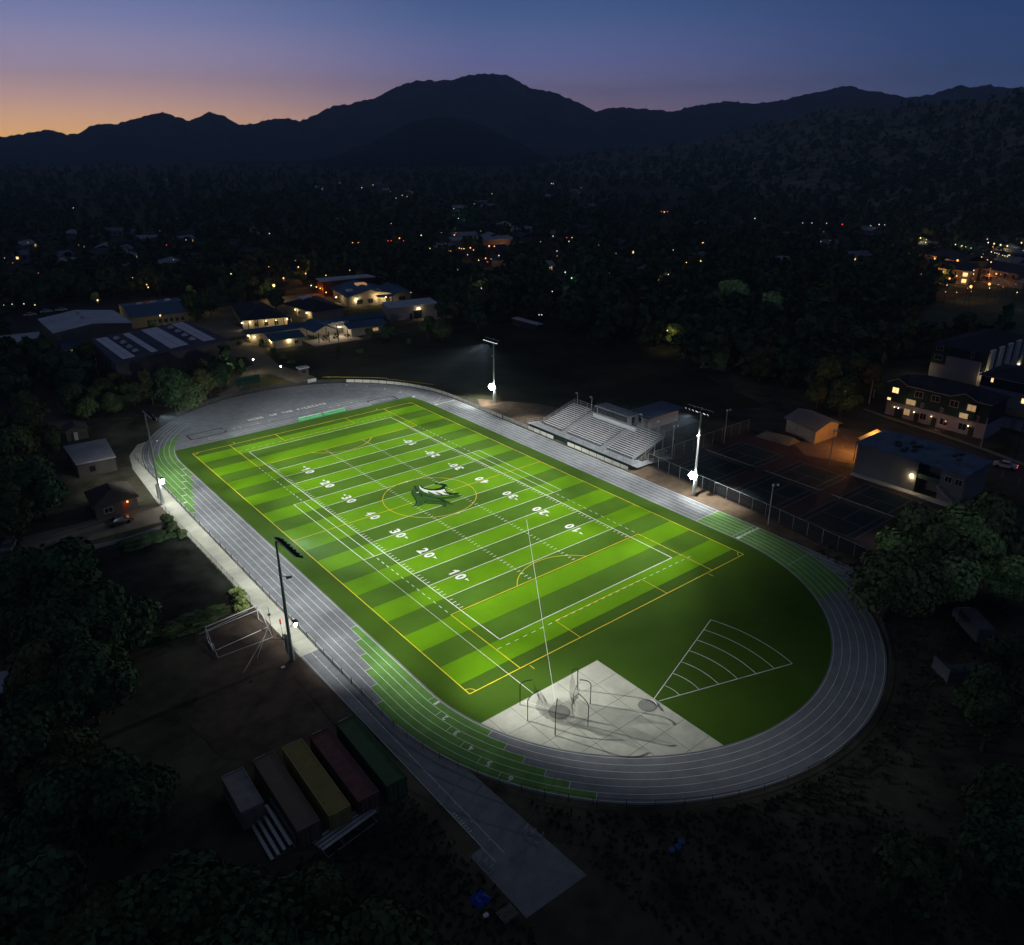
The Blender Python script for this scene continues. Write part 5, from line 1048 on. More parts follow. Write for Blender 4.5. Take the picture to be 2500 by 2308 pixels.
t = townhouse('terraced_house', 'tall end-of-row house with a blank lilac wall and two trimmed windows at left', 157.5, 187, -36.5, -22.2, 9.6,
    [(-24.1, 2.0, 8.0, 9.3, 0), (-24.1, 2.2, 5.3, 6.8, 0), (-33.0, .9, 7.6, 9.2, 0)], LIL, rise=2.4, split=4.2)
MB().box(157.2, 157.49, -35.6, -26.4, .5, 7.0).build('blank_panel', LIL, t)
for k in range(5): wall_lamp(t, (160+5.4*k, -36.9, 2.4), YEL, 0, BULB_Y, .12)
m = MB()
for k in range(5): m.box(159+5.8*k, 161.6+5.8*k, -37.2, -36.5, 0, 10.2)
m.build('white_bay', WHITE, t); bulb(t, (157.0, -37.4, 3.0), 240, YEL); bulb(t, (154.5, -20.8, 2.4), 120, YEL)
t = townhouse('terraced_house', 'third terraced block with two glowing windows at the right frame edge', 137.5, 152, -64, -43.5, 9.0,
    [(-46.2, .7, 7.6, 8.8, 1), (-46.0, .6, 4.4, 5.6, 1), (-54.9, 1.8, 7.0, 8.5, 1), (-54.7, 2.2, 4.0, 5.4, 1)], LIL, rise=2.2, split=6.4)
t = thing('garage_block', 'low block with pale garage doors behind the front terrace', 'garage', (131, -58, 0)); MB().box(128.5, 134, -64, -52.5, 0, 3).build('wall', STUCCO, t); MB().box(128.2, 134.3, -64.3, -52.2, 3.002, 3.25).build('roof', ROOFD, t)
for y in (-55.4, -59.2, -63): MB().box(128.4, 128.49, y, y+2.6, 0, 2.3).build('garage_door', TRIM, t)
for i, (x, y, hh, lb) in enumerate(((110.6, -56.4, 7, 'short pale pole on the verge before the terrace'), (108.6, -64.2, 15, 'tall dark utility pole by the street at the right frame edge'), (120.6, -24.5, 6.5, 'thin pole beside the street left of the terrace'), (126.6, -22.5, 6.5, 'second thin pole farther up the street left of the terrace'))):
    t = thing('utility_pole', lb, 'utility pole', (x, y, 0)); MB().tube((x, y, 0), (x, y, hh), .16, .1).build('pole', GALV if i != 1 else DSTEEL, t); MB().tube((x-.6, y-.5, hh-.4), (x+.6, y+.5, hh-.4), .05).build('crossarm', DSTEEL, t)
# ------------------------------------------------------------------ cars
def make_car(label, x, y, rz, col, tail=False, group=None):
    m_ = mat('car_paint', col, rough=.3, noise=0, spec=.6); t = thing('parked_car', label, 'car', (x, y, 0), group, rz=rz)
    prof = [(-2.2, .35), (-2.25, .75), (-1.9, .92), (-1.35, .98), (-.75, 1.42), (.6, 1.45), (1.25, 1.0), (2.0, .85), (2.22, .6), (2.2, .3)]
    V = []; nP = len(prof)
    for s, sc_ in ((-.86, 1), (.86, 1)): V += [(a, s*(1 if b < 1.0 else .80), b) for a, b in prof]
    F_ = [tuple(range(nP)), tuple(range(2*nP-1, nP-1, -1))]+[((i+1) % nP, i, i+nP, (i+1) % nP+nP) for i in range(nP)]
    MB().add(V, F_).build('body', m_, t, local=True)
    wn = MB().add([(-1.2, s*(.83), 1.03) if False else (-1.15, s*.845, 1.04) for s in (-1, 1)]+[(1.05, s*.845, 1.04) for s in (-1, 1)]+[(-.72, s*.72, 1.40) for s in (-1, 1)]+[(.58, s*.72, 1.41) for s in (-1, 1)], [(0, 2, 6, 4), (1, 5, 7, 3)]); wn.build('side_windows', WINDK, t, local=True)
    MB().add([(1.22, -.78, 1.045), (1.22, .78, 1.045), (.66, .66, 1.43), (.66, -.66, 1.43)], [(0, 1, 2, 3)]).build('windscreen', WINDK, t, local=True)
    MB().add([(-1.34, -.78, 1.03), (-1.34, .78, 1.03), (-.82, .66, 1.40), (-.82, -.66, 1.40)], [(3, 2, 1, 0)]).build('rear_window', WINDK, t, local=True)
    for wx in (-1.35, 1.35):
        for s in (-1, 1): MB().tube((wx, s*.72, .32), (wx, s*.92, .32), .32, n=12).build('wheel', BLACK, t, local=True)
    for s in (-1, 1): MB().box(-2.28, -2.22, s*.65-.15, s*.65+.15, .66, .80).build('tail_light', BULB_R if tail else REDP, t, local=True)
    for s in (-1, 1): MB().box(2.19, 2.26, s*.62-.16, s*.62+.16, .56, .72).build('headlight', TRIM, t, local=True)
    return t
make_car('white car with red tail lights stopped on the street at the right', 102.4, -64.6, math.radians(105), (.45, .45, .48), True)
make_car('dark estate car parked on the paved yard left of the apron', -50.3, 26.6, math.radians(2), (.04, .045, .05))
for i, (x, y) in enumerate(((-49.5, 205.5), (-43.2, 208.5), (-37.2, 209.2))):
    px_, py_ = G(*[(74, 772), (114, 764), (150, 760)][i]); make_car(('leftmost of three pale cars behind the bluish-roofed hall', 'middle of three pale cars behind the bluish-roofed hall', 'right of three pale cars behind the bluish-roofed hall')[i], px_, py_, 0, (.5, .5, .55), group='pale cars behind the hall')
px_, py_ = G(42, 1040); make_car('pale van-like car parked in the dark left yard', px_, py_, .3, (.22, .22, .25))
for i, (u, v) in enumerate(((10, 1400), (24, 1340))):
    px_, py_ = G(u, v); make_car(('dark car at the left frame edge, nearer the camera', 'dark car at the left frame edge, farther from the camera')[i], px_, py_, 1.2, (.12, .13, .15))
# debris on the right: white panels and a van in the dark lot
vq = [(-1.1, -3.4), (1.1, -3.4), (1.1, 3.4), (-1.1, 3.4)]
t = thing('white_truck', 'dim white box truck standing in the dark lot at the right', 'truck', (34.6, -86.6, 0), rz=math.radians(-40))
MB().box(-1.1, 1.1, -3.4, 1.9, .7, 2.9).build('cargo_box', mat('dim_white', (.10, .10, .11), noise=.15), t, local=True); MB().box(-1.0, 1.0, 2.0, 3.5, .5, 1.9).box(-.95, .95, 2.0, 2.9, 1.9, 2.4).build('cab', TRIM, t, local=True)
for y in (-2.3, 2.7):
    for s in (-1, 1): MB().tube((s*.8, y, .42), (s*1.1, y, .42), .42, n=12).build('wheel', BLACK, t, local=True)
t = thing('dump_container', 'dim grey open container lying in the dark lot below the truck', 'container', (24.5, -90, 0), rz=math.radians(-30)); MB().box(-3.4, -3.3, -1.6, 1.6, 0, 2).box(-3.4, 3.2, -1.6, -1.5, 0, 1.6).box(-3.3, 3.2, -1.5, 1.6, .02, .12).build('shell', mat('dim_grey_steel', (.085, .10, .11), noise=.2), t, local=True)
def inpoly(x, y, P):
    c = False; j = len(P)-1
    for i in range(len(P)):
        if (P[i][1] > y) != (P[j][1] > y) and x < (P[j][0]-P[i][0])*(y-P[i][1])/(P[j][1]-P[i][1])+P[i][0]: c = not c
        j = i
    return c
# ------------------------------------------------------------------ the town in the valley
HW = [mat('house_wall_pale', (.24, .23, .24), noise=.1), mat('house_wall_tan', (.16, .12, .09), noise=.1)]
HR = [mat('house_roof_pale', (.16, .18, .24), noise=.25, scale=4), mat('house_roof_dark', (.05, .055, .07), noise=.3, scale=4), mat('house_roof_white', (.30, .32, .38), noise=.2, scale=4)]
HP = []
for i in range(7):
    L, Wd, H = random.uniform(10, 17), random.uniform(8, 11), random.uniform(2.8, 3.6)
    t = thing('house', '', 'house', (0, 0, 0)); MB().box(-L/2, L/2, -Wd/2, Wd/2, 0, H).build('wall', HW[i % 2], t)
    v, f = gable_prism([(-L/2, -Wd/2), (-L/2, Wd/2), (L/2, Wd/2), (L/2, -Wd/2)], H, 1.8+.4*random.random(), 0, .6); MB().add(v, f).build('roof', HR[(0, 1, 2, 1, 0, 1, 2)[i]], t)
    for k in range(3):
        xx = -L/2+L*(k+.5)/3
        MB().box(xx-.6, xx+.6, -Wd/2-.05, -Wd/2+.002, .9, 2.2).build('window', WINLIT if (i+k) % 4 == 0 else WINDK, t)
    MB().box(L*.3, L*.3+.9, -Wd/2-.06, -Wd/2-.001, 0, 2.1).build('door', BARK, t)
    freeze(t); HP.append([t, False])
HOUSES = []; LAMPS = []
def house(px, py, label, group, which=None, s=1.0, rz=None):
    x, y = G(px, py); z = hill_z(x, y)
    if any((x-a)**2+(y-b)**2 < 17**2 for a, b in HOUSES): return
    i = random.randrange(7) if which is None else which; P = HP[i]
    if not P[1]: o = P[0]; P[1] = True
    else: o = copy_tree(P[0])
    o.location = (x, y, z); o.rotation_euler = (0, 0, random.choice((0, .5, PI/2, -.6, 1.1))-YAW*.5 if rz is None else rz); o.scale = (s, s, s); o['label'] = label; o['group'] = group; HOUSES.append((x, y))
def houses(poly, n, label, group, **kw):
    xs = [p[0] for p in poly]; ys = [p[1] for p in poly]; k = len(HOUSES)+n; tr = 0
    while len(HOUSES) < k and tr < n*40:
        tr += 1; px, py = random.uniform(min(xs), max(xs)), random.uniform(min(ys), max(ys))
        if inpoly(px, py, poly): house(px, py, label, group, **kw)
houses([(0, 640), (90, 590), (330, 560), (520, 590), (640, 600), (640, 650), (420, 680), (200, 660), (0, 690)], 34, 'small dim house among the trees of the left town, above the school', 'small houses of the left town')
houses([(1080, 580), (1200, 550), (1350, 580), (1400, 640), (1300, 680), (1150, 650), (1060, 620)], 17, 'small dim house near the warehouse in the middle of the valley', 'small houses near the warehouse')
houses([(1380, 560), (1900, 540), (2150, 560), (2100, 640), (1800, 680), (1450, 690)], 22, 'small dim house deep in the dark woods right of the valley centre', 'small houses in the dark woods')
houses([(700, 450), (1300, 450), (1600, 505), (1300, 530), (750, 520)], 18, 'tiny far-off house in the middle distance of the valley', 'far-off houses')
houses([(2240, 600), (2500, 600), (2500, 720), (2420, 700), (2300, 640)], 14, 'small house in the lit hamlet at the right edge', 'houses of the lit hamlet')
for P in HP:
    if not P[1]:
        for k in KIDS[P[0].name]: bpy.data.objects.remove(k)
        bpy.data.objects.remove(P[0])
wx, wy = G(1180, 612); t = thing('warehouse', 'pale-roofed warehouse with an orange-lit end wall in the middle of the valley', 'warehouse', (wx, wy, 0), rz=-.45)
MB().box(-19, 17, -8, 8, 0, 7).build('wall', HW[0], t, local=True); MB().box(-19.6, 17.6, -8.6, 8.6, 7.01, 7.5).build('roof', HR[2], t, local=True); MB().box(8, 13, -8.2, -8.01, 0, 4).build('loading_door', WINDIM, t, local=True)
bx, by = G(1197, 607); bulb(t, (wx+9, wy-14, 4.5), 1500, (1, .35, .08), .3)
# balcony apartments at the right edge
for i, (x, y, rz, L, lb, litm) in enumerate(((318, 46, math.radians(8), 20, 'balconied apartment block with orange-lit end in the hamlet at the right', 1), (330, 27, math.radians(-20), 18, 'second balconied apartment block with a dim front right of the orange-lit one', 0), (352, 62, math.radians(-30), 26, 'apartment block with a lit open stair behind the orange-lit one', 1))):
    t = thing('apartment_block', lb, 'apartment block', (x, y, 0), 'apartment blocks of the hamlet', rz=rz)
    MB().box(0, 13, -L/2, L/2, 0, 6.2).build('wall', HW[1], t, local=True)
    v, f = gable_prism([(0, -L/2), (13, -L/2), (13, L/2), (0, L/2)], 6.2, 2.8, 0, .9); MB().add(v, f).build('roof', HR[1] if i else HR[1], t, local=True)
    m = MB()
    for z in (3.0, 6.0, .1): m.box(-1.8, 0, -L/2, L/2, z, z+.18)
    for z in (4.1, 1.2): m.box(-1.85, -1.75, -L/2, L/2, z-.1, z)
    for k in range(5): m.box(-1.85, -1.65, -L/2+k*(L-.2)/4, -L/2+k*(L-.2)/4+.2, 0, 6.2)
    m.build('balcony', mat('balcony_render', (.30, .22, .19), noise=.05), t, local=True)
    for k in range(4):
        for z in (.6, 3.5): MB().box(-.06, -.01, -L/2+1+k*L/4, -L/2+3+k*L/4, z, z+1.7).build('window', WINLIT if (k+i) % 3 == 0 and litm else WINDK, t, local=True)
    bulb(t, (x-5*math.cos(rz)+2, y-5*math.sin(rz)+3, 4), 1500 if litm else 350, (1, .4, .12), .3); bulb(t, (x-5*math.cos(rz)-2, y-5*math.sin(rz)-5, 4), 900 if litm else 250, (1, .5, .2), .3)
# street lamps and other point lights of the valley (survey points on the photo)
def z_(x0, y0, w_): return lambda u, v: (x0+u*w_/2002, y0+v*w_/2002)
v1, v2, v3, v4 = z_(0, 100, 900), z_(800, 100, 900), z_(1600, 100, 900), z_(2200, 550, 300)
MBW = glow('far_white_lamp', (1, .95, .82), 1.7); MBO = glow('far_orange_lamp', (1, .42, .12), 2.4); MBY = glow('far_yellow_lamp', (1, .78, .30), 2.0); MBR = glow('far_red_lamp', (1, .07, .06), 1.4); MBB = glow('far_blue_lamp', (.5, .62, 1), 3); MBG = glow('far_green_lamp', (.55, 1, .7), 1.4)
BUL = {'w': (MBW, 'white', (1, .95, .8)), 'o': (MBO, 'orange', (1, .4, .1)), 'y': (MBY, 'yellow', (1, .78, .25)), 'r': (MBR, 'red', (1, .1, .08)), 'b': (MBB, 'blue-white', (.6, .7, 1)), 'g': (MBG, 'greenish', (.5, 1, .6))}
LPROT = {}
def street_lamp(px, py, c, size=1.0, power=0, area='the valley', h=6.5):
    x, y = G(px, py, h); z = 0; hz = hill_z(x, y)
    if hz > 2:                              # on the slope: move toward the camera until the lamp stands on it
        d = ray(px, py); 
        for k in range(200, 3000, 10):
            q = CAM+d/math.hypot(d[0], d[1])*k
            if q[2] < hill_z(q[0], q[1])+h+1: x, y, z = q[0], q[1], max(0, q[2]-h); break
    m_, nm_, col = BUL[c]; key = (c, size)
    lb = 'distant street lamp glowing %s %s' % (nm_, area)
    if key not in LPROT:
        t = thing('street_lamp', lb, 'street lamp', (0, 0, 0)); MB().tube((0, 0, 0), (0, 0, h), .1, .07, 6).build('pole', DSTEEL, t)
        mm = MB(); r = .30*size
        for q in range(5): a0_, a1_ = PI*q/5, PI*(q+1)/5; mm.tube((0, 0, h+.1-r*math.cos(a0_)), (0, 0, h+.1-r*math.cos(a1_)), max(.01, r*math.sin(a0_)), max(.01, r*math.sin(a1_)), 8, cap=False)
        mm.build('lamp_head', m_, t); freeze(t); LPROT[key] = t
    else: t = copy_tree(LPROT[key])
    LAMPS.append((x, y)); t.location = (x, y, z); t['label'] = lb; t['group'] = '%s street lamps %s' % (nm_, area)
    if power: 
        l = bpy.data.lights.new('lamp_glow', 'POINT'); l.energy = power; l.color = col; l.shadow_soft_size = .3; o = bpy.data.objects.new('lamp_glow', l); sc.collection.objects.link(o); o.parent = t; o.location = (0, 0, h-.6)
AL, AM, AR, AF, AH = 'in the left town', 'in the middle of the valley', 'in the woods right of the valley centre', 'far off below the mountains', 'in the hamlet at the right edge'
for p, c, s, pw, ar in (
    (v1(870, 1035), 'o', 1.2, 0, AL), (v1(905, 1110), 'r', 1, 0, AL), (v1(935, 1105), 'r', 1, 0, AL), (v1(1848, 998), 'g', .8, 900, AL), (v1(1463, 1048), 'w', .8, 0, AL), (v1(1915, 1097), 'o', .8, 0, AL), (v1(1945, 1097), 'o', .8, 0, AL), (v1(1620, 1230), 'o', 1.1, 700, AL), (v1(1540, 1290), 'o', 1.2, 500, AL), (v1(1487, 1330), 'y', 2.0, 900, AL), (v1(1255, 1267), 'y', .9, 0, AL), (v1(530, 1410), 'y', 1.0, 420, AL), (v1(1035, 1390), 'y', .9, 380, AL), (v1(180, 1262), 'w', .6, 0, AL), (v1(285, 1273), 'o', .9, 120, AL), (v1(183, 1280), 'r', .6, 0, AL), (v1(20, 1437), 'w', .5, 0, AL), (v1(66, 1432), 'w', .5, 0, AL), (v1(130, 1430), 'w', .6, 0, AL), (v1(190, 1436), 'y', .6, 0, AL), (v1(797, 1325), 'o', .8, 220, AL), (v1(805, 1340), 'y', .8, 0, AL), (v1(1010, 1082), 'w', .6, 0, AL), (v1(398, 908), 'w', .9, 0, AF), (v1(1465, 692), 'w', 1.4, 0, AF), (v1(1460, 1228), 'o', .6, 0, AL), (v1(1660, 1265), 'o', 1.0, 400, AL), (v1(1690, 1330), 'w', .9, 0, AL), (v1(1770, 1275), 'o', .8, 0, AL), (v1(870, 1493), 'y', .9, 420, AL),
    (v2(477, 603), 'w', 2.2, 0, AF), (v2(468, 655), 'w', 2.2, 0, AF), (v2(1420, 513), 'w', 2.4, 0, AF), (v2(1693, 522), 'r', 3.2, 0, AF), (v2(1450, 640), 'w', 1.8, 0, AF), (v2(1215, 776), 'w', 1.4, 0, AF), (v2(1226, 777), 'w', 1.2, 0, AF), (v2(185, 798), 'w', 1.2, 0, AF), (v2(405, 840), 'w', 1, 0, AF), (v2(370, 855), 'w', .8, 0, AF),
    (v2(1812, 928), 'r', 1.3, 0, AR), (v2(1828, 930), 'o', 1.5, 0, AR), (v2(1845, 928), 'r', 1.3, 0, AR), (v2(345, 993), 'y', .6, 0, AM), (v2(508, 1057), 'y', 1.1, 0, AM), (v2(390, 1073), 'o', 1.3, 200, AM), (v2(328, 1087), 'r', .9, 0, AM), (v2(345, 1087), 'r', .9, 0, AM), (v2(412, 1087), 'r', .9, 0, AM), (v2(688, 1055), 'o', 1.1, 0, AM), (v2(877, 1116), 'o', 1.4, 0, AM), (v2(905, 1117), 'o', 1.0, 0, AM), (v2(715, 1127), 'o', .9, 0, AM), (v2(727, 1130), 'o', .8, 0, AM), (v2(740, 1130), 'y', .8, 0, AM), (v2(775, 1125), 'o', 1.2, 260, AM), (v2(792, 1137), 'o', .8, 0, AM), (v2(820, 1193), 'y', .8, 0, AM), (v2(858, 1182), 'o', 1.1, 150, AM), (v2(868, 1202), 'r', .9, 0, AM), (v2(930, 1167), 'w', .8, 260, AM), (v2(135, 1097), 'o', .8, 0, AM), (v2(168, 1097), 'o', .8, 0, AM), (v2(760, 1163), 'w', .7, 0, AM), (v2(640, 1105), 'w', .6, 0, AM), (v2(555, 1128), 'y', .7, 200, AM),
    (v2(1298, 1070), 'r', .9, 0, AR), (v2(1327, 1070), 'o', .9, 0, AR), (v2(1310, 1090), 'y', .8, 120, AR), (v2(1245, 1143), 'w', .7, 0, AR), (v2(1877, 1137), 'w', .6, 0, AR), (v2(1290, 1258), 'g', 1.0, 260, AR), (v2(1325, 1290), 'g', 1.0, 200, AR), (v2(1220, 1363), 'w', .6, 0, AR), (v2(1148, 1490), 'w', .5, 0, AR), (v2(1162, 1490), 'w', .5, 0, AR), (v2(1845, 1575), 'y', .6, 240, AR), (v2(835, 1345), 'w', .6, 420, AR), (v2(120, 1247), 'y', .6, 0, AM), (v2(452, 1368), 'w', .5, 0, AM), (v2(215, 1190), 'y', .6, 300, AM), (v2(710, 965), 'g', .9, 900, AM), (v2(685, 912), 'w', .8, 0, AM), (v2(1948, 1205), 'y', .7, 200, AR), (v2(1850, 1270), 'w', .6, 150, AR),
    (v3(540, 965), 'w', 1.4, 600, AR), (v3(550, 975), 'w', 1.0, 0, AR), (v3(880, 988), 'o', 1.1, 0, AR), (v3(800, 990), 'w', .8, 0, AR), (v3(850, 990), 'w', .8, 0, AR), (v3(1015, 998), 'r', 1.4, 0, AR), (v3(930, 992), 'w', .7, 0, AR), (v3(1215, 998), 'w', 1.0, 300, AR), (v3(1170, 1005), 'w', .7, 0, AR), (v3(1245, 1000), 'w', .7, 0, AR), (v3(898, 1092), 'w', .6, 0, AR), (v3(1030, 1140), 'w', .6, 0, AR)): street_lamp(p[0], p[1], c, s, pw, ar)
for (u, v, c, s, pw) in ((315, 212, 'y', 1.0, 240), (410, 238, 'w', .6, 0), (400, 285, 'y', .7, 160), (695, 305, 'w', .6, 0), (768, 300, 'w', .8, 120), (885, 318, 'w', .7, 0), (990, 340, 'w', .7, 100), (1052, 355, 'w', .5, 0), (1140, 378, 'w', .5, 0), (1405, 232, 'y', .6, 0), (1418, 288, 'w', .9, 80), (1515, 305, 'y', 1.0, 100), (1620, 325, 'y', 1.1, 100), (1730, 343, 'y', 1.1, 100), (1495, 358, 'o', .6, 0), (1470, 440, 'y', .7, 80), (1525, 457, 'w', .5, 0), (1560, 463, 'w', .5, 0), (1595, 475, 'y', .5, 60), (1655, 495, 'y', .5, 0), (1690, 505, 'y', .6, 0), (1730, 515, 'y', .6, 60), (1215, 507, 'b', .9, 60), (1215, 522, 'b', .8, 0), (1310, 525, 'y', .7, 60), (1405, 572, 'w', .7, 0), (1465, 606, 'y', .7, 60), (1590, 655, 'y', .7, 60), (1717, 657, 'w', .5, 0), (1838, 708, 'w', .6, 100), (562, 553, 'o', 1.3, 160), (920, 578, 'o', 1.3, 160), (1042, 622, 'o', 1.2, 120), (830, 657, 'o', .9, 100), (1045, 685, 'w', .6, 0), (1115, 712, 'w', .6, 0), (1185, 740, 'w', .6, 60), (1180, 800, 'y', .6, 60), (905, 830, 'o', .8, 60), (790, 873, 'o', 1.0, 140), (1137, 1005, 'o', 1.5, 260), (1438, 963, 'o', 1.4, 200), (1440, 1030, 'w', .5, 0), (748, 982, 'w', .5, 0), (335, 800, 'w', .5, 0), (565, 775, 'w', .4, 0), (1960, 290, 'y', 1.0, 160), (1890, 1100, 'y', .5, 90), (1960, 780, 'y', .5, 60)):
    p = v4(u, v); street_lamp(p[0], p[1], c, s*1.25, pw*1.8, AH)
rs_ = random.Random(17)
for x0, x1, y0, y1, n, ar in ((0, 620, 590, 700, 12, AL), (620, 1000, 590, 650, 3, AL), (1050, 1420, 560, 660, 12, AM), (1450, 2150, 560, 690, 8, AR), (2240, 2500, 602, 715, 26, AH), (300, 1700, 430, 530, 8, AF)):
    for _ in range(n): street_lamp(rs_.uniform(x0, x1), rs_.uniform(y0, y1), rs_.choice('wyyoow'), rs_.choice((.35, .45)) if ar != AF else .8, 0, ar, 6.5)
hg = {}
for a, b in HOUSES+[(wx, wy)]+LAMPS: hg.setdefault((int(a//30), int(b//30)), []).append((a, b))
LSET = set(LAMPS)
def near_house(x, y, extra=0):
    for i in (-1, 0, 1):
        for j in (-1, 0, 1):
            for a, b in hg.get((int(x//30)+i, int(y//30)+j), ()):
                dx, dy = x-a, y-b; along = -(dx*math.sin(YAW)+dy*math.cos(YAW)); across = abs(dx*math.cos(YAW)-dy*math.sin(YAW))
                if math.hypot(dx, dy) < (5 if (a, b) in LSET else 9) or (0 < along < (26 if (a, b) in LSET else 20) and across < (3.5 if (a, b) in LSET else 8)): return True
    return False
FOOT += [[(38, 122), (54, 122), (54, 141), (38, 141)], [(75, -68), (87, -68), (87, -45), (75, -45)], [(315, 30), (350, 20), (375, 60), (330, 70)]]
AW = (math.sin(YAW), math.cos(YAW))
def blocked(x, y, dist=14):
    for P in FOOT:
        cx = sum(p[0] for p in P)/len(P); cy = sum(p[1] for p in P)/len(P)
        if abs(x-cx) > 45 or abs(y-cy) > 45: continue
        r = max(math.hypot(p[0]-cx, p[1]-cy) for p in P); f = 1+3.5/r; Q = [(cx+(p[0]-cx)*f, cy+(p[1]-cy)*f) for p in P]; k = 0
        while k <= dist:
            if inpoly(x+AW[0]*k, y+AW[1]*k, Q): return True
            k += 3.5
    return False
# ------------------------------------------------------------------ trees
def leafmat(name, a, b, scale):
    a = tuple(v*2.3 for v in a); b = tuple(v*2.3 for v in b); m = mat(name, a, noise=.35, scale=scale, c2=b, rough=.9, spec=.08, detail=3); return m
def leafset(nm, k):
    return [leafmat(nm+'_oak_leaves', tuple(v*k for v in (.022, .033, .015)), tuple(v*k for v in (.040, .058, .024)), 2.6), leafmat(nm+'_olive_leaves', tuple(v*k for v in (.031, .038, .016)), tuple(v*k for v in (.056, .064, .026)), 2.2), leafmat(nm+'_green_leaves', tuple(v*k for v in (.018, .034, .018)), tuple(v*k for v in (.032, .058, .026)), 2.4), leafmat(nm+'_bright_leaves', tuple(v*k for v in (.06, .09, .03)), tuple(v*k for v in (.12, .15, .05)), 1.2)]
LEAF = leafset('near', .95); FARL = leafset('valley', .85); BRL = leafset('lit', 1.7)  # lit set: brighter leaf copies with the light on crowns painted in
def leaf_cloud(rng, n, R, Hh, z0, size, lobes=9, conic=False, spread=1.0):
    C = []
    for _ in range(lobes):
        a = rng.random()*2*PI; u = rng.random()**.5*.68; zz = z0+Hh*(.15+.75*rng.random())
        k = 1-abs((zz-z0)/Hh-.42)*.9
        if conic: k = max(.12, 1-(zz-z0)/Hh)
        C.append((u*R*math.cos(a)*k, u*R*math.sin(a)*k, zz, R*(.20+.42*rng.random()**1.5)*(k if conic else 1)))
    C = np.array(C); i = rng.integers(0, len(C), n); d = rng.normal(size=(n, 3)); d /= np.linalg.norm(d, axis=1)[:, None]
    d[:, 2] = np.abs(d[:, 2])*np.where(rng.random(n) < .75, 1, -1)
    rad = C[i, 3]*(.72+.38*rng.random(n)**.7)*spread; P = C[i, :3]+d*rad[:, None]*np.array([1, 1, .78])
    nrm_ = d+rng.normal(size=(n, 3))*.45; nrm_ /= np.linalg.norm(nrm_, axis=1)[:, None]
    t_ = np.cross(nrm_, rng.normal(size=(n, 3))); t_ /= np.linalg.norm(t_, axis=1)[:, None]; b = np.cross(nrm_, t_)
    s = size*(.55+.9*rng.random(n))[:, None]; V = np.stack([P-t_*s-b*s*.6, P+t_*s*.5-b*s, P+t_*s+b*s*.5, P-t_*s*.6+b*s], 1).reshape(-1, 3)
    return V, np.arange(n*4).reshape(n, 4)
def trunk_mb(R, H, z0, rng):
    m = MB(); r = .022*H+.08; m.tube((0, 0, -.2), (0, 0, z0+H*.15), r, r*.7, 7, cap=False)
    for k in range(5):
        a = 2*PI*k/5+rng.random(); q = (R*.5*math.cos(a), R*.5*math.sin(a), z0+(H-z0)*(.45+.25*rng.random())); m.tube((0, 0, z0*.75+.3), q, r*.5, r*.15, 5, cap=False)
    return m
PROTO = {}
def tree_proto(kind, n, size, seed, li, R=4, H=9, conic=False, lobes=10):
    rng = np.random.default_rng(seed); z0 = H*.22
    V, Fq = leaf_cloud(rng, n, R, H-z0, z0*.8, size, lobes, conic)
    me = npmesh('crown', V, Fq, (LEAF if kind == 'near' else BRL if kind in ('lit', 'big') else FARL)[li]); tm = trunk_mb(R, H, z0, rng); tmesh = bpy.data.meshes.new('trunk'); tmesh.from_pydata(tm.v, [], tm.f); tmesh.materials.append(BARK); tmesh.update()
    PROTO.setdefault(kind, []).append((me, tmesh))
for s in range(6): tree_proto('near', 7000, .24, 20+s, (0, 1, 2, 0, 2, 0)[s], (4.2, 3.6, 4.6, 3.2, 4.4, 3.8)[s], (9, 10, 8, 9, 9.5, 7)[s], lobes=(13, 18, 22, 11, 26, 16)[s])
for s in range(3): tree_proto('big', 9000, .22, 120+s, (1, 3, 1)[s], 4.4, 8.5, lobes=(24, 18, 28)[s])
for s in range(5): tree_proto('mid', 1500, .48, 40+s, (0, 2, 1, 0, 2)[s], 4.2, 9, lobes=9)
for s in range(3): tree_proto('con', 1300, .42, 60+s, (2, 0, 2)[s], 2.4, 12, conic=True, lobes=16)
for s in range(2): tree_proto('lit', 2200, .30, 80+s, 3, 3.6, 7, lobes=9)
TREES = []
def tree(kind, x, y, s, label, group, name='broadleaf_tree', z=0.0, sz=None):
    me, tm = PROTO[kind][random.randrange(len(PROTO[kind]))]
    t = thing(name, label, 'tree', (x, y, z), group, rz=random.random()*6.28); t.scale = (s, s, sz or s*random.uniform(.85, 1.15))
    c = bpy.data.objects.new('crown', me); sc.collection.objects.link(c); c.parent = t
    k = bpy.data.objects.new('trunk', tm); sc.collection.objects.link(k); k.parent = t; TREES.append((x, y, 4.2*s)); return t
def region(poly, n, kinds, smin, smax, label, group, mind=.8, name='broadleaf_tree', dist=14):
    xs = [p[0] for p in poly]; ys = [p[1] for p in poly]; k = 0; tries = 0
    while k < n and tries < n*60:
        tries += 1; px, py = random.uniform(min(xs), max(xs)), random.uniform(min(ys), max(ys))
        if not inpoly(px, py, poly): continue
        x, y = G(px, py); s = random.uniform(smin, smax)
        if blocked(x, y, dist) or near_house(x, y): continue
        if any((x-a)**2+(y-b)**2 < (mind*(4.2*s+r)/2)**2 for a, b, r in TREES): continue
        kd = random.choice(kinds); nm_ = 'conifer' if kd == 'con' else name
        tree(kd, x, y, s, label.replace('broadleaf', 'conical evergreen') if kd == 'con' else label, group+(' (evergreens)' if kd == 'con' else ''), nm_); k += 1
region([(130, 955), (190, 880), (245, 905), (330, 955), (540, 945), (560, 960), (480, 985), (400, 1000), (300, 1012), (180, 1030)], 22, ['near'], .6, 1.05, 'dark broadleaf tree in the clump between the solar-roofed hall and the far left bend', 'trees in front of the big hall', dist=0)
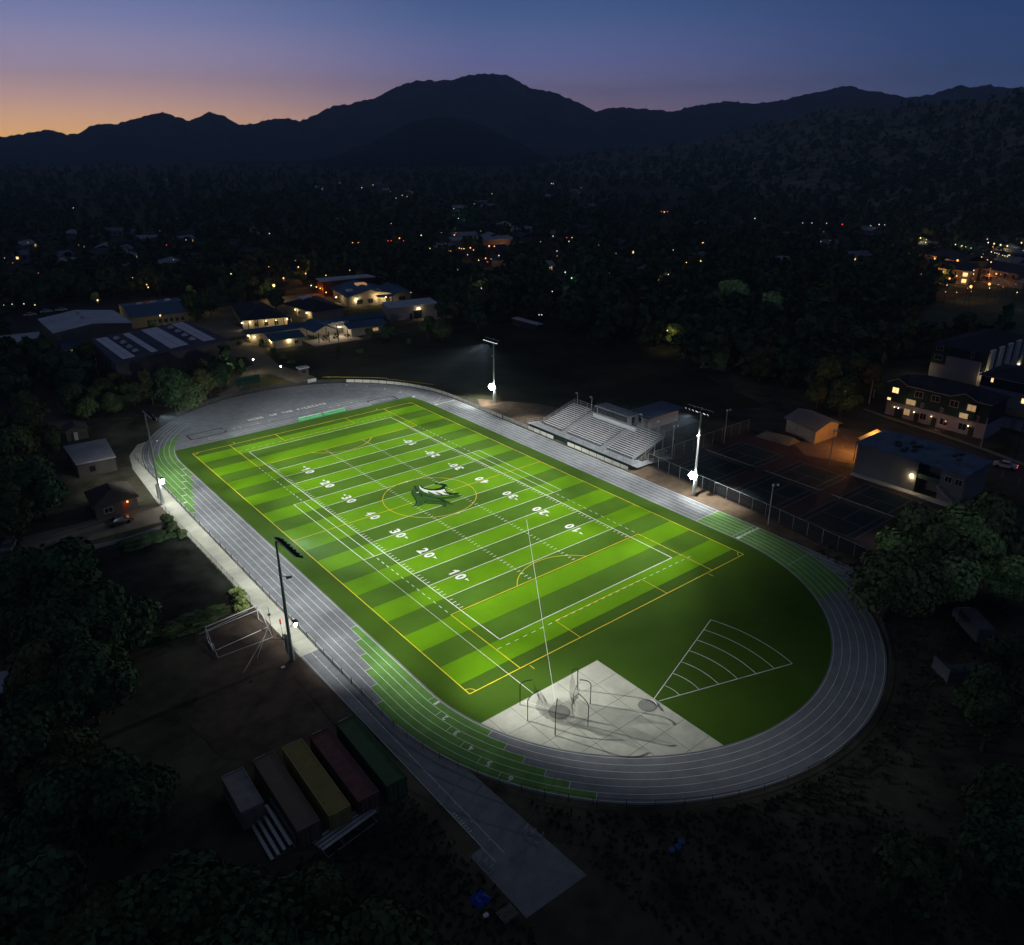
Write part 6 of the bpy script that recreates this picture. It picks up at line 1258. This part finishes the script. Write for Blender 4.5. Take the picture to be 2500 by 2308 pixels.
for px, py, s in ((468, 1000, 1.25), (505, 985, 1.0), (430, 1005, 1.1)): tree('near', *G(px, py), s, 'dark spreading tree at the near corner of the big hall, left of the scoreboard', 'spreading trees left of the scoreboard')
region([(0, 900), (120, 820), (210, 850), (170, 950), (90, 990), (0, 1000)], 14, ['near', 'mid'], .8, 1.2, 'dim broadleaf tree left of the two big school halls', 'trees left of the school halls')
region([(0, 1080), (140, 1060), (200, 1130), (150, 1230), (60, 1330), (0, 1330)], 14, ['near'], .9, 1.4, 'dark broadleaf tree near the low grey-roofed building at left', 'trees near the grey-roofed building')
region([(0, 1560), (180, 1500), (320, 1600), (330, 1760), (180, 1850), (0, 1800)], 13, ['near'], 1.0, 1.5, 'big dark broadleaf tree in the mass of trees on the left edge below the footpath', 'trees on the left edge below the footpath')
region([(0, 1960), (200, 1900), (370, 1960), (330, 2120), (0, 2120)], 7, ['near'], .9, 1.2, 'very dark broadleaf tree left of the shipping containers', 'trees left of the containers')
region([(60, 2380), (300, 2310), (500, 2330), (860, 2350), (1000, 2430), (950, 2580), (60, 2580)], 17, ['near'], .95, 1.3, 'dark broadleaf tree crowding the bottom left of the picture', 'trees along the bottom left')
region([(2130, 1450), (2250, 1400), (2500, 1380), (2500, 1500), (2300, 1530), (2160, 1560)], 8, ['big'], 1.15, 1.6, 'big olive-green broadleaf tree right of the near bend, below the tennis courts', 'olive trees right of the near bend')
region([(2230, 1700), (2500, 1640), (2500, 2300), (2000, 2300), (2380, 2100), (2330, 1850)], 6, ['near'], .7, 1.1, 'nearly invisible dark broadleaf tree in the unlit ground at lower right', 'trees in the dark lower right')
region([(1540, 865), (1600, 835), (1800, 800), (2000, 850), (2150, 830), (2200, 900), (2060, 1000), (1950, 1010), (1880, 965), (1800, 905), (1630, 890)], 40, ['mid', 'near', 'mid'], .8, 1.4, 'dark broadleaf tree in the wood between the practice field and the terraced houses', 'trees beyond the practice field', mind=.65)
region([(1050, 800), (1200, 730), (1500, 740), (1560, 820), (1480, 870), (1300, 830), (1100, 830)], 26, ['mid'], .9, 1.4, 'dim broadleaf tree along the far side of the practice field', 'trees along the far side of the practice field', mind=.65)
region([(1560, 690), (2150, 700), (2200, 800), (2000, 800), (1800, 770), (1560, 800)], 34, ['mid', 'con', 'mid'], 1.1, 1.7, 'dark broadleaf tree in the deep wood far behind the grandstand', 'trees of the deep wood', mind=.6)
region([(420, 755), (560, 730), (700, 705), (760, 735), (700, 775), (640, 750), (520, 785), (440, 790)], 13, ['mid', 'near'], .75, 1.15, 'dark broadleaf tree among the school roofs', 'trees among the school roofs')
region([(0, 700), (160, 690), (330, 690), (500, 660), (760, 620), (900, 640), (1050, 700), (1080, 740), (960, 690), (800, 670), (500, 720), (320, 740), (0, 765)], 44, ['mid', 'mid', 'con'], 1.0, 1.6, 'dark broadleaf tree in the belt right behind the school', 'trees in the belt behind the school', mind=.6)
for px, py, s in ((1045, 830, .9), (1080, 830, 1.0), (950, 828, .6), (905, 832, .55)): tree('near', *G(px, py), s, 'low dark tree beside the yellow-lit flat-roofed block', 'low trees beside the yellow-lit block')
tree('near', *G(2347, 832), 1.45, 'single round dark tree alone in the meadow behind the terraced houses', None)
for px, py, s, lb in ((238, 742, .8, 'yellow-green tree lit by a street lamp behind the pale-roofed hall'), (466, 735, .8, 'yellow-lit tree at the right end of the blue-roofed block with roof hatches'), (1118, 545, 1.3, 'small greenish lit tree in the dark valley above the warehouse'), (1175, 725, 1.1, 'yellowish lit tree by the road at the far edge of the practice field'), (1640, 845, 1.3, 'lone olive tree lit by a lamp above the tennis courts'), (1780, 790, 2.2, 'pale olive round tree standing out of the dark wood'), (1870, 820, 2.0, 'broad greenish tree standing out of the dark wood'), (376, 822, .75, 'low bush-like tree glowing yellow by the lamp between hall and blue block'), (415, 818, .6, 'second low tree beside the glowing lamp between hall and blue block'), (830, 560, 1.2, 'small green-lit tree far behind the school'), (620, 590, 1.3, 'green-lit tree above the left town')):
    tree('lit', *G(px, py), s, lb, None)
    x, y = G(px, py)
for k, (px, py, s) in enumerate(((2120, 975, .9), (2050, 1015, 1.0), (2095, 960, .9))): tree('near', *G(px, py), s, 'dark roadside tree between the ribbed-roof shed and the terrace', 'roadside trees by the shed')
# hedges and scrub along the apron fence
def shrub(x, y, R, H, label, group=None, n=900, li=0, name='shrub', sx=1, size=.16):
    rng = np.random.default_rng(int(abs(x*7+y*13)*10)); V, Fq = leaf_cloud(rng, n, R, H, 0, size, 9); V[:, 0] *= sx
    me = npmesh('foliage', V, Fq, LEAF[li]); o = bpy.data.objects.new(name, me); sc.collection.objects.link(o); o.location = (x, y, 0); return tag(o, label, 'shrub', group)
for i, (x, y, R, H) in enumerate(((-43.4, 20.5, 1.6, 1.8), (-43.6, 17.5, 1.3, 1.5), (-43.1, 14, 1.0, 1.2))): shrub(x, y, R, H, 'green shrub against the apron fence beside the footpath end', 'shrubs by the footpath end', 1100, 0)
for i, (x, y, R, H) in enumerate(((-43.0, -13.2, 1.3, 1.7), (-43.3, -15.4, 1.5, 2.0), (-42.9, -11, 1.0, 1.3))): shrub(x, y, R, H, 'bright green shrub against the apron fence behind the goal frame', 'shrubs behind the goal frame', 1300, 3)
for k in range(3): shrub(-50-1.5*k, -13.5-1.2*k, 1.6, .7, 'long low hedge row running away from the goal frame', 'low hedge rows behind the goal frame', 1600, 0, 'hedge', 4.5)
for k in range(2): shrub(-49, 16.8-1.6*k, 1.3, 1.0, 'dark hedge row along the footpath', 'dark hedge rows along the footpath', 1300, 2, 'hedge', 4.2)
for i, (px, py) in enumerate(((668, 862), (690, 876), (712, 890), (735, 905), (640, 848))): shrub(*G(px, py), 1.6, 1.3, 'dark bush in the row along the left edge of the practice field', 'bushes along the practice field', 700, 2)
for i, (px, py) in enumerate(((700, 835), (640, 838), (760, 828), (1000, 838), (880, 862), (585, 842))): shrub(*G(px, py), 1.4, 1.1, 'low dark bush along the front of the school', 'bushes along the school front', 500, 2)
# ------------------------------------------------------------------ far wooded mass (uncountable)
CLEAR = [[G(1440, 850), G(1640, 905), G(1800, 915), G(1900, 1010), G(1900, 1120), G(1500, 1000)], [(5, 122), (-4, 60), (42, 20), (60, -20), (98, -14), (126, 70), (112, 110), (76, 124)], [(-64, 60), (-64, -90), (45, -100), (75, -80), (112, -80), (140, -70), (190, -40), (165, -8), (100, -10), (66, 12), (42, 60), (0, 95), (-40, 75)], [(-40, 100), (5, 108), (20, 90), (22, 118), (76, 118), (100, 118), (112, 165), (108, 212), (40, 212), (24, 226), (-6, 226), (-40, 198)], [(172, 8), (225, 20), (300, 26), (318, 18), (372, -40), (250, -60), (190, -22)], [(-62, 196), (-12, 202), (60, 226), (70, 240), (-10, 256), (-62, 236)]]
def clear(x, y): return any(inpoly(x, y, P) for P in CLEAR)
frng = np.random.default_rng(99); VV = []; cnt = 0; dn_ = vnoise(21); tries = 0
BL = [leaf_cloud(np.random.default_rng(300+i), 54, 1.0, 1.75, .1, .21, 6) for i in range(8)]+[leaf_cloud(np.random.default_rng(320+i), 44, .75, 2.6, .1, .17, 9, True) for i in range(3)]
MATI = []
while cnt < 6000 and tries < 90000:
    tries += 1
    px, py = frng.uniform(-120, 2620), 410+ (frng.random()**1.25)*520
    onh = frng.random() < .15
    if onh:
        a = frng.uniform(HAZ[0]+.02, HAZ[-1]); r = hrb(a)+(hrr(a)-hrb(a))*frng.random()**.8; x, y = CAM[0]+r*math.sin(a), CAM[1]+r*math.cos(a)
        if float(dn_(x/90, y/90)) < .46: continue
    else:
        x, y = G(px, py); 
        if clear(x, y) or near_house(x, y) or blocked(x, y, 10): continue
        if any((x-a)**2+(y-b)**2 < 16 for a, b, r in TREES if abs(x-a) < 5): continue
        if 470 < py < 491 and 1385 < px < 1700: continue
        if 452 < py < 464 and 1205 < px < 1325: continue
    z = hill_z(x, y); k = frng.integers(0, 8) if frng.random() < .86 else frng.integers(8, 11); V, _ = BL[k]
    s = (2.6+3.6*frng.random()**1.6)*(1.15 if not onh else 1.3); c, sn = math.cos(frng.random()*6.28), math.sin(frng.random()*6.28); th = frng.random()*6.28; c, sn = math.cos(th), math.sin(th)
    Q = np.c_[V[:, 0]*c-V[:, 1]*sn, V[:, 0]*sn+V[:, 1]*c, V[:, 2]]*s+(x, y, z-.3); VV.append(Q); MATI.append(np.full(len(V)//4, frng.integers(0, 3))); cnt += 1
VV = np.concatenate(VV); me = npmesh('distant_woodland', VV, np.arange(len(VV)).reshape(-1, 4), FARL[0]); me.materials.append(FARL[2]); me.materials.append(FARL[1])
if len(me.polygons) == len(np.concatenate(MATI)): me.polygons.foreach_set('material_index', np.concatenate(MATI).astype(np.int32))
o = bpy.data.objects.new('distant_woodland', me); sc.collection.objects.link(o); tag(o, 'dark mass of trees filling the valley and hillside', 'woodland', kind='stuff')
# low scrub on the dark ground around the track
rng = np.random.default_rng(5); P = []
ring_ = [(40.3, 60, -1.5, -.45), (41, 62, -2.9, -1.6)]
for k in range(2600):
    u = rng.random(); a = rng.uniform(-2.6, -.25); r = 40.6+rng.random()**1.5*45; x, y = r*math.cos(a), -A0+r*math.sin(a)
    if x < -34 and y < -48: continue
    if 44 < x < 75 and y > -84: continue
    P.append((x, y))
for k in range(2600): P.append((rng.uniform(-75, -43), rng.uniform(-90, -62)))
for k in range(1500): P.append((rng.uniform(-34, -5), rng.uniform(-110, -80)))
P = np.array([p for p in P if not inpoly(p[0], p[1], rw) and math.hypot(p[0], p[1]+A0) > 40.2]); n = len(P)
base = np.c_[P, np.zeros(n)]; V = []
for q in range(3):
    d = rng.normal(size=(n, 3))*.16; d[:, 2] = np.abs(d[:, 2])+.12; e = rng.normal(size=(n, 3))*.12; e[:, 2] = 0
    V.append(np.stack([base-e, base+e, base+e*.4+d, base-e*.4+d*1.1], 1))
V = np.concatenate(V).reshape(-1, 3); me = npmesh('rough_grass_tufts', V, np.arange(len(V)).reshape(-1, 4), mat('tuft_green', (.04, .045, .02), noise=.4, scale=3, rough=1)); o = bpy.data.objects.new('rough_grass_tufts', me); sc.collection.objects.link(o); tag(o, 'rough grass tufts on the dark ground', 'grass', kind='stuff')

# ------------------------------------------------------------------ evening air
hz = bpy.data.materials.new('evening_haze'); hz.use_nodes = True; t_ = hz.node_tree; t_.nodes.clear()
ho = t_.nodes.new('ShaderNodeOutputMaterial'); pv_ = t_.nodes.new('ShaderNodeVolumePrincipled'); t_.links.new(pv_.outputs[0], ho.inputs['Volume'])
pv_.inputs['Color'].default_value = (.56, .78, 1, 1); pv_.inputs['Density'].default_value = HAZE; pv_.inputs['Anisotropy'].default_value = 0
tag(MB().box(CAM[0]-4800, CAM[0]+4800, CAM[1]-4800, CAM[1]+4800, -1.2, 350).build('haze', hz), 'thin blue evening haze over the valley', 'haze', kind='stuff')
